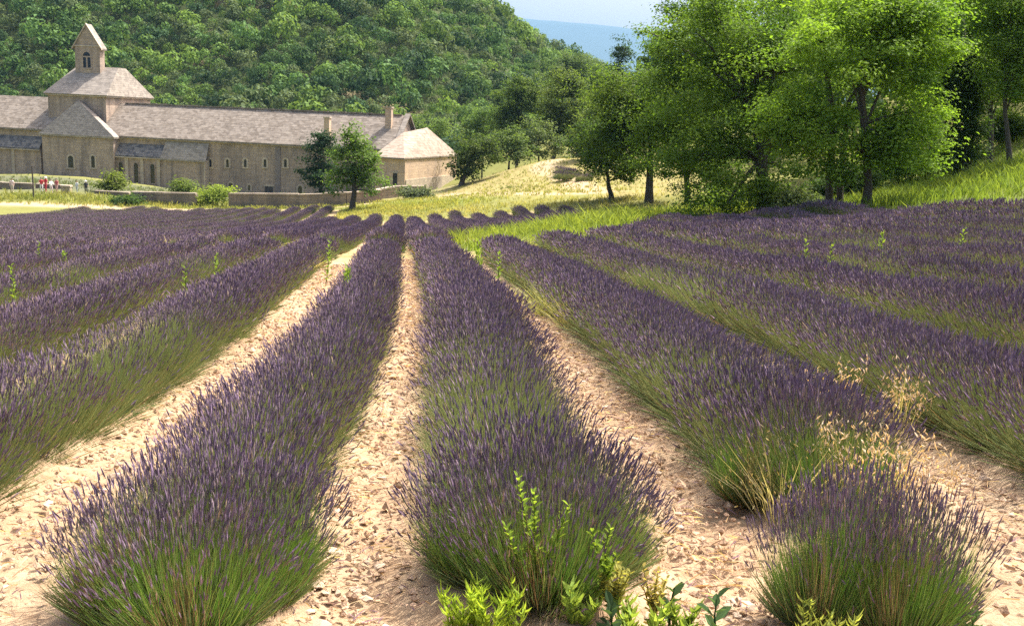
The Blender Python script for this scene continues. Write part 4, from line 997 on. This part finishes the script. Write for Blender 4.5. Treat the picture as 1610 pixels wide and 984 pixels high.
for px, py, d, lab in ((968, 950, 3.85, 'dark broad leafed seedling at the bottom edge under the yellowing weed'), (1055, 925, 3.95, 'dark broad leafed seedling with an upright leaf'), (1128, 945, 3.9, 'lone green leafy seedling on the bare soil'), (1438, 962, 3.8, 'broad leafed seedling under the lone lavender bush'), (1532, 968, 3.8, 'broad leafed seedling near the bottom right corner')):
    p, hh = onlav(px, py, d); broad_weed('seedling', lab, p, max(.09, hh), np.array(BL) * (1.0 if px < 1100 else 1.9), 9, .085, branch=0, asp=.5, group='broad leafed seedlings')

def oat_grass(label, p, h, n, spread, c, seeds=10, cs=(.62, .50, .32), w=.0035, ss_=.022):
    t = thing('oat_grass', label, 'wild grass', p, 0, 'dry wild oats and grass tufts'); c = np.array(c)
    an = rng.uniform(0, 6.28, n); rr = np.sqrt(rng.uniform(0, 1, n)) * spread; b0 = np.stack([np.cos(an) * rr * .35, np.sin(an) * rr * .35, np.full(n, -.02)], 1)
    hh = h * rng.uniform(.55, 1.05, n); tip = b0 + np.stack([np.cos(an) * rr, np.sin(an) * rr, hh], 1) + rng.normal(0, .03, (n, 3)); mid = (b0 + tip) / 2 + np.stack([-np.cos(an) * rr * .12, -np.sin(an) * rr * .12, hh * .06], 1)
    V, q, f = blades(b0, mid, tip, w); g = Geo(); g.add(V, q, np.repeat(c * np.clip(rng.normal(1, .2, (n, 1)), .5, 1.6), 5, axis=0)); g.more(f, 0, 0)
    link('stems', g.mesh('stems', [GRASSM]), t)
    if seeds:
        P = []; D = []
        for i in range(n):
            for j in range(rng.integers(seeds // 2, seeds + 1)):
                s_ = rng.uniform(.62, 1.0); a = mid[i] + (tip[i] - mid[i]) * (s_ * 2 - 1) if s_ > .5 else mid[i]
                P.append(a + rng.normal(0, .022, 3)); D.append([rng.normal(0, .6), rng.normal(0, .6), -1 if rng.uniform() < .7 else .6])
        P = np.array(P); D = np.array(D); k = len(P); V, f = spikes(P, D, rng.uniform(.7, 1.3, k) * ss_, rng.uniform(.10, .17, k) * ss_)
        g = Geo(); g.add(V, f, np.repeat(np.array(cs) * np.clip(rng.normal(1, .18, (k, 1)), .5, 1.4), 10, axis=0)); o = link('seed_heads', g.mesh('seed_heads', [GRASSM]), t); o['kind'] = 'stuff'
    return t
for px, py, d, n, sp, lab in ((1322, 570, 6.4, 16, .16, 'tallest tan wild oat clump rising behind the lone bush'), (1425, 565, 6.6, 12, .12, 'pinkish wild oat clump on the right beside the fifth row'), (1285, 640, 5.6, 15, .18, 'drooping wild oat clump left of the lone bush top'),
                              (1375, 660, 5.2, 22, .26, 'thick tan wild oat stand directly behind the lone bush'), (1450, 700, 5.0, 16, .2, 'pink brown wild oat stems at the right shoulder of the lone bush'), (1165, 660, 7.2, 5, .1, 'few pale oat stems in the fourth row'), (1205, 612, 8.2, 4, .05, 'single pale flowering grass stem in the fourth row')):
    p, hh = onlav(px, py, d); oat_grass(lab, p, hh, int(n * 1.9), sp * 1.1, (.38, .35, .17), 16, (.64, .55, .45), .004, .032)
for px, py, d, n, sp, cc, lab in ((870, 448, 14, 170, .6, (.34, .36, .15), 'pale green grass tuft spilling over the furrow right of the middle row'), (905, 490, 12.5, 120, .5, (.34, .33, .16), 'second pale grass tuft nearer down the same furrow'), (1010, 425, 17, 50, .35, (.4, .36, .2), 'thin pale grass on the fifth row'),
                                  (1235, 720, 5.3, 130, .34, (.38, .34, .19), 'yellow dry grass tuft at the end of the fourth row'), (575, 440, 16, 130, .4, (.30, .13, .06), 'reddish brown dry tuft in the row left of the middle furrow'), (470, 400, 21, 120, .5, (.42, .38, .16), 'yellowish dry tuft on the left row near the furrow'),
                                  (165, 402, 28, 160, 1.6, (.45, .38, .2), 'tan dry grass patch at the end of the left rows'), (270, 382, 30, 160, 1.8, (.42, .37, .18), 'tan dry grass patch in the gap between left rows'), (400, 372, 32, 150, 1.6, (.40, .38, .17), 'yellowing grass patch in the gap nearer the middle'), (60, 405, 27, 60, 1.0, (.5, .44, .28), 'pale dry stalks at the far left gap'),
                                  (665, 378, 26, 40, .3, (.36, .17, .08), 'rusty dry tuft on the crest of the middle row'), (800, 372, 29, 160, .9, (.33, .33, .14), 'green and tan grass at the crest right of the middle row'), (1120, 655, 7.0, 50, .2, (.34, .36, .14), 'yellow green grass in the fourth row beside the furrow'), (300, 790, 5.0, 16, .1, (.5, .4, .24), 'few straw stems in the row at the lower left'), (1590, 328, 27, 22, .45, (.6, .5, .42), 'pale dry flower heads at the far right of the field')):
    p, hh = onlav(px, py, d); hh = max(.45, min(1.1, hh)); oat_grass(lab, p, hh, n, sp, cc, 3, np.array(cc) * 1.25, .0028 + .0006 * d, .02 + .001 * d)

# grass blades on the green ground: uncountable ---------------------------
def grass_mass(name, regions):
    g = Geo()
    for (px, py, d, rx, ry, n, h, c1, c2, w) in regions:
        p = at(px, py, d); a = rng.normal(0, .5, (n, 2)); x = p[0] + a[:, 0] * rx; y = p[1] + a[:, 1] * ry
        so_, _ = field_masks(x, y); keep = so_ < .25; x = x[keep]; y = y[keep]; n = len(x)
        if n == 0: continue
        z = _g(x, y); m = fbm(x * .5, y * .5, 3, 150)[:, None]; col = np.array(c1) * (1 - m) + np.array(c2) * m
        nb = 4; X = np.repeat(np.stack([x, y, z - .03], 1), nb, axis=0); k = len(X); X[:, :2] += rng.normal(0, .10, (k, 2))
        hh = h * rng.uniform(.5, 1.25, k) * np.repeat(.6 + .8 * m[:, 0], nb); D = np.stack([rng.normal(0, .38, k), rng.normal(0, .38, k), np.ones(k)], 1)
        tip = X + D * hh[:, None]; mid = X + D * [.35, .35, .62] * hh[:, None]
        V, q, t = blades(X, mid, tip, w); b = g.n; cc = np.repeat(col, nb, axis=0) * np.clip(rng.normal(1, .22, (k, 1)), .4, 1.8)
        g.add(V, q, np.repeat(cc, 5, axis=0)); g.more(t, 0, b)
    return link(name, g.mesh(name, [GRASSM]), None, kind='stuff')
GB = ((.14, .22, .035), (.26, .31, .065))
grass_mass('tall_grass', [(850, 362, 37, 4.5, 8, 1100, .5, *GB, .03), (930, 352, 44, 6, 12, 1300, .6, *GB, .035), (1020, 335, 55, 7, 13, 1500, .7, *GB, .04), (990, 318, 68, 8, 14, 800, .5, (.22, .25, .06), (.40, .35, .14), .045), 
                           (1450, 300, 44, 14, 14, 1900, .55, (.10, .18, .03), (.20, .27, .05), .035), (1580, 285, 40, 8, 12, 1300, .5, (.11, .19, .03), (.22, .28, .055), .035), (1260, 338, 45, 8, 5, 800, .5, (.09, .16, .028), (.2, .26, .05), .035), (1480, 250, 62, 14, 14, 900, .5, (.09, .16, .028), (.17, .23, .045), .05),
                           (640, 334, 88, 14, 5, 700, .25, (.22, .25, .07), (.42, .38, .15), .05), (850, 328, 84, 14, 6, 800, .3, (.22, .25, .07), (.42, .38, .15), .05), (640, 318, 96, 9, 8, 900, .35, (.2, .25, .05), (.38, .36, .12), .05), (750, 306, 112, 16, 14, 900, .26, (.17, .22, .05), (.29, .29, .10), .055), (840, 285, 124, 15, 18, 600, .26, (.17, .22, .05), (.29, .29, .10), .06), (930, 285, 112, 12, 16, 450, .28, (.18, .22, .055), (.31, .30, .11), .06),
                           (560, 330, 93, 9, 7, 700, .3, (.2, .24, .06), (.42, .37, .15), .05), (90, 316, 113, 30, 4, 1400, .5, (.12, .18, .035), (.30, .29, .09), .06), (300, 325, 110, 24, 2.4, 600, .4, (.14, .2, .04), (.36, .34, .12), .05), (100, 288, 133, 34, 12, 1200, .35, (.11, .15, .07), (.17, .2, .09), .07)])
dl = lvl(905, 118, gz(*at(905, 278, 118)[:2])); t = thing('lavender_bush', 'small dusky lavender patch beside the track in the dry meadow', 'lavender bush', dl)
for i in range(5):
    o = link('lavender_plant', COARSE[i % 3], t, (rng.normal(0, 1.2), i * 1.2 - 2.4, gz(dl[0], dl[1] + i * 1.2 - 2.4) - dl[2] - .05), rng.uniform(0, 3), (2.0, 1.2, 1.6))

# ================================================================== stones on the furrows
def rock(seed, sub=1):
    r = np.random.default_rng(seed); import bmesh
    bm = bmesh.new(); bmesh.ops.create_icosphere(bm, subdivisions=sub, radius=1)
    V = np.array([v.co[:] for v in bm.verts]); f = np.array([[v.index for v in q.verts] for q in bm.faces]); bm.free()
    V = V * (1 + r.normal(0, .24, (len(V), 1))) * r.uniform(.55, 1.2, 3) + r.normal(0, .06, V.shape); V[:, 2] *= .55
    return V, f
RK = [rock(200 + i) for i in range(8)]; RKM = [mesh('stone', v, [f], [CLODM], [0], np.ones(3)) for v, f in RK]
FUR = [(-.32, 3.5, 26, .29), (1.38, 3.6, 17, .30), (-1.98, 3.7, 24, .36), (3.05, 3.7, 9, .36)]
cnt = 0
def furrow_pt(near=True):
    X, a, b, hw = FUR[rng.choice(4, p=[.36, .27, .24, .13])]
    d = a + (b - a) * rng.uniform(0, 1) ** (2.2 if near else 1.3); p = rowpt(X + float(off2(2 if X < 0 else 4, d)) + rng.normal(0, hw * .75), d, -1.8); return p[0], p[1], d
while cnt < 260:
    x, y, d = furrow_pt()
    px, py, _ = pix((x, y, gz(x, y)))
    if not (-20 < px < 1630 and 380 < py < 1000): continue
    s_ = .012 + rng.gamma(1.8, .006); s_ = min(.034, max(s_, d * .0024))
    o = link('stone', RKM[rng.integers(8)], ground, (x, y, gz(x, y) + .035 + s_ * .12), rng.uniform(0, 6.3), (s_ * rng.uniform(.8, 1.5), s_, s_)); cnt += 1
g = Geo()
OV = np.array([[1, 0, 0], [0, 1, 0], [-1, 0, 0], [0, -1, 0], [0, 0, .7], [0, 0, -.7]], float); OF = np.array([[0, 1, 4], [1, 2, 4], [2, 3, 4], [3, 0, 4], [1, 0, 5], [2, 1, 5], [3, 2, 5], [0, 3, 5]])
n = 10500; pp = np.array([furrow_pt(False) for _ in range(n)]); zz = _g(pp[:, 0], pp[:, 1]) + .03
ss = (.005 + rng.gamma(2, .0036, n)) * (1 + pp[:, 2] * .03); th = rng.uniform(0, 6.3, n)
V = np.empty((n, 6, 3)); Q = OV[None] * rng.uniform(.6, 1.4, (n, 6, 1)) * ss[:, None, None]
V[:, :, 0] = Q[:, :, 0] * np.cos(th)[:, None] - Q[:, :, 1] * np.sin(th)[:, None] + pp[:, :1]; V[:, :, 1] = Q[:, :, 0] * np.sin(th)[:, None] + Q[:, :, 1] * np.cos(th)[:, None] + pp[:, 1:2]; V[:, :, 2] = Q[:, :, 2] + zz[:, None]
cc = np.array([.50, .37, .26]) * np.clip(rng.normal(1.12, .2, (n, 1)), .55, 1.45)
g.add(V.reshape(-1, 3), (np.arange(n)[:, None, None] * 6 + OF[None]).reshape(-1, 3), np.repeat(cc, 6, axis=0))
o = link('gravel', g.mesh('gravel', [GROUNDM]), None, kind='stuff')
# straw litter
n = 6000; pp = np.array([furrow_pt(rng.uniform() < .6) for _ in range(n)]); P0 = np.stack([pp[:, 0], pp[:, 1], _g(pp[:, 0], pp[:, 1]) + .045], 1); a = rng.uniform(0, 6.3, n); l = rng.uniform(.03, .11, n)
P2 = P0 + np.stack([np.cos(a) * l, np.sin(a) * l, rng.uniform(-.01, .02, n)], 1); V, q, t = blades(P0, (P0 + P2) / 2 + [0, 0, .004], P2, .004 + .0003 * pp[:, 2]); lcol = np.array([[.55, .40, .24], [.30, .20, .13], [.62, .50, .32], [.20, .13, .17]])[rng.integers(0, 4, n)]
g = Geo(); g.add(V, q, np.repeat(lcol * np.clip(rng.normal(1, .3, (n, 1)), .3, 1.3), 5, axis=0)); g.more(t, 0, 0); link('straw_litter', g.mesh('straw_litter', [GRASSM]), None, kind='stuff')

# ================================================================== visitors
SKIN = flat_mat('skin', (.55, .36, .27), .6, .05); HAIRM = flat_mat('hair', (.05, .035, .025), .6)
def cloth(c): return flat_mat('cloth', c, .8, .1)
def person(label, px, py, d, shirt, legs, h=1.7, face=0.0, hat=None, arm=0.0, sit=False):
    import bmesh
    p = onground(px, py, d); t = thing('person', label, 'person', p, face, 'visitors by the garden walls')
    J = {'pel': (0, 0, .93), 'wa': (0, .01, 1.08), 'ch': (0, .0, 1.30), 'ne': (0, .02, 1.47), 'h0': (0, -.01, 1.56), 'h1': (0, -.02, 1.66), 'h2': (0, 0, 1.72)}
    RD = {'pel': .145, 'wa': .125, 'ch': .15, 'ne': .055, 'h0': .075, 'h1': .095, 'h2': .06}
    E = [('pel', 'wa'), ('wa', 'ch'), ('ch', 'ne'), ('ne', 'h0'), ('h0', 'h1'), ('h1', 'h2')]
    for s, sg in (('l', 1), ('r', -1)):
        st = .09 * sg
        J.update({'sh' + s: (sg * .19, 0, 1.40), 'el' + s: (sg * .25, -.03 - arm * .1, 1.13), 'wr' + s: (sg * .24, -.10 - arm * .2, .90 + arm * .3), 'ha' + s: (sg * .235, -.13 - arm * .22, .82 + arm * .34),
                  'hp' + s: (sg * .10, 0, .90), 'kn' + s: (sg * .11, -.05 - st * .5, .50), 'an' + s: (sg * .11, .03 - st, .09), 'to' + s: (sg * .12, -.13 - st, .045)})
        RD.update({'sh' + s: .062, 'el' + s: .045, 'wr' + s: .032, 'ha' + s: .042, 'hp' + s: .10, 'kn' + s: .062, 'an' + s: .042, 'to' + s: .04})
        E += [('ch', 'sh' + s), ('sh' + s, 'el' + s), ('el' + s, 'wr' + s), ('wr' + s, 'ha' + s), ('pel', 'hp' + s), ('hp' + s, 'kn' + s), ('kn' + s, 'an' + s), ('an' + s, 'to' + s)]
    K = list(J); me = bpy.data.meshes.new('body'); me.from_pydata([np.array(J[k]) * h / 1.74 for k in K], [(K.index(a), K.index(b)) for a, b in E], [])
    o = bpy.data.objects.new('body', me); COL.objects.link(o); mo = o.modifiers.new('skin', 'SKIN'); o.modifiers.new('sub', 'SUBSURF').levels = 1
    for i, k in enumerate(K):
        me.skin_vertices[0].data[i].radius = (RD[k] * (1.15 if k in ('pel', 'ch', 'wa') else 1), RD[k] * (.85 if k in ('pel', 'ch', 'wa') else 1)); me.skin_vertices[0].data[i].use_root = (k == 'pel')
    dg = bpy.context.evaluated_depsgraph_get(); m2 = bpy.data.meshes.new_from_object(o.evaluated_get(dg)); o.modifiers.clear(); o.data = m2; bpy.data.meshes.remove(me); m2.name = 'body'
    m2.materials.clear()
    for m in (SKIN, cloth(shirt), cloth(legs)): m2.materials.append(m)
    for f in m2.polygons:
        z = f.center.z * 1.74 / h; x = abs(f.center.x)
        f.material_index = 1 if (.93 < z < 1.47 and not (x > .21 and z < 1.16)) else 2 if (z <= .93 and x < .2) else 0; f.use_smooth = True
    o.parent = t
    g = Geo(); n = 10; k = h / 1.74
    def dome(r, z, hgt, base):
        V = []; rings = 4
        for i in range(rings):
            a = i / rings * PI / 2
            for j in range(n): V.append((math.cos(a) * r * math.cos(2 * PI * j / n), math.cos(a) * r * math.sin(2 * PI * j / n) + .01, z + math.sin(a) * hgt))
        V.append((0, .01, z + hgt)); f4 = [[i * n + j, i * n + (j + 1) % n, (i + 1) * n + (j + 1) % n, (i + 1) * n + j] for i in range(rings - 1) for j in range(n)]
        b = g.n; g.add(np.array(V) * k, f4); g.more([[(rings - 1) * n + j, (rings - 1) * n + (j + 1) % n, rings * n] for j in range(n)], 0, b)
    if hat is None: dome(.108, 1.66, .10, 0); link('hair', g.mesh('hair', [HAIRM], True), t)
    else:
        dome(.115, 1.68, .10, 0); th_ = np.arange(n) * 2 * PI / n
        V = np.concatenate([np.stack([np.cos(th_) * r, np.sin(th_) * r, np.full(n, z)], 1) for r, z in ((.11, 1.685), (.21, 1.66), (.21, 1.65), (.11, 1.67))]) * k
        b = g.n; g.add(V, [[i * n + j, i * n + (j + 1) % n, (i + 1) * n + (j + 1) % n, (i + 1) * n + j] for i in range(3) for j in range(n)]); link('hat', g.mesh('hat', [cloth(hat)], True), t)
    return t
person('person in a pale pink top standing alone before the reddish wall', 20, 313, 117, (.75, .55, .52), (.6, .5, .42), 1.65, .2)
person('person in a red top carrying a white bag at their side', 66, 313, 117.5, (.55, .04, .06), (.75, .72, .72), 1.72, .5, None, .6)
person('person in a red jacket and pale hat next to the red top', 73, 313, 118, (.5, .03, .05), (.45, .05, .07), 1.75, -.4, (.8, .78, .75), .3)
person('person in a white shirt leaning close to the visitors in red', 81, 314, 117, (.8, .78, .78), (.7, .55, .55), 1.62, .9, None, .9)
person('person in a dark red top beside the cream gate pier', 90, 314, 118, (.42, .10, .10), (.5, .32, .3), 1.6, -.2)
person('person in dark clothes with a white sun hat right of the gate pier', 136, 318, 118, (.03, .03, .04), (.04, .04, .05), 1.55, .4, (.85, .85, .82), .2)
person('person in pale grey clothes just left of the white sun hat', 122, 318, 118.5, (.55, .6, .6), (.45, .5, .48), 1.4, -.5)

# ================================================================== air
HAZE_TOP = max((o.matrix_world @ Vector(c)).z for o in bpy.data.objects if o.type == 'MESH' and o.name in ('mountain', 'hillside', 'forest', 'woodland') for c in o.bound_box) + 12
print('haze top', HAZE_TOP)
m = bpy.data.materials.new('haze_air'); m.use_nodes = True; nt = m.node_tree; nt.nodes.clear()
out = nt.nodes.new('ShaderNodeOutputMaterial'); pv = nt.nodes.new('ShaderNodeVolumePrincipled')
pv.inputs['Color'].default_value = (.34, .62, 1.0, 1); pv.inputs['Density'].default_value = .00007; pv.inputs['Anisotropy'].default_value = 0.0
nt.links.new(pv.outputs[0], out.inputs['Volume'])
link('haze', mesh('haze', box(-12500, 12500, -3200, 14500, -45, HAZE_TOP)[0], [BOXF], [m], [0]), None, kind='stuff')
tri = sum(sum(max(0, p.loop_total - 2) for p in me.polygons) for me in bpy.data.meshes if me.users) if False else 0
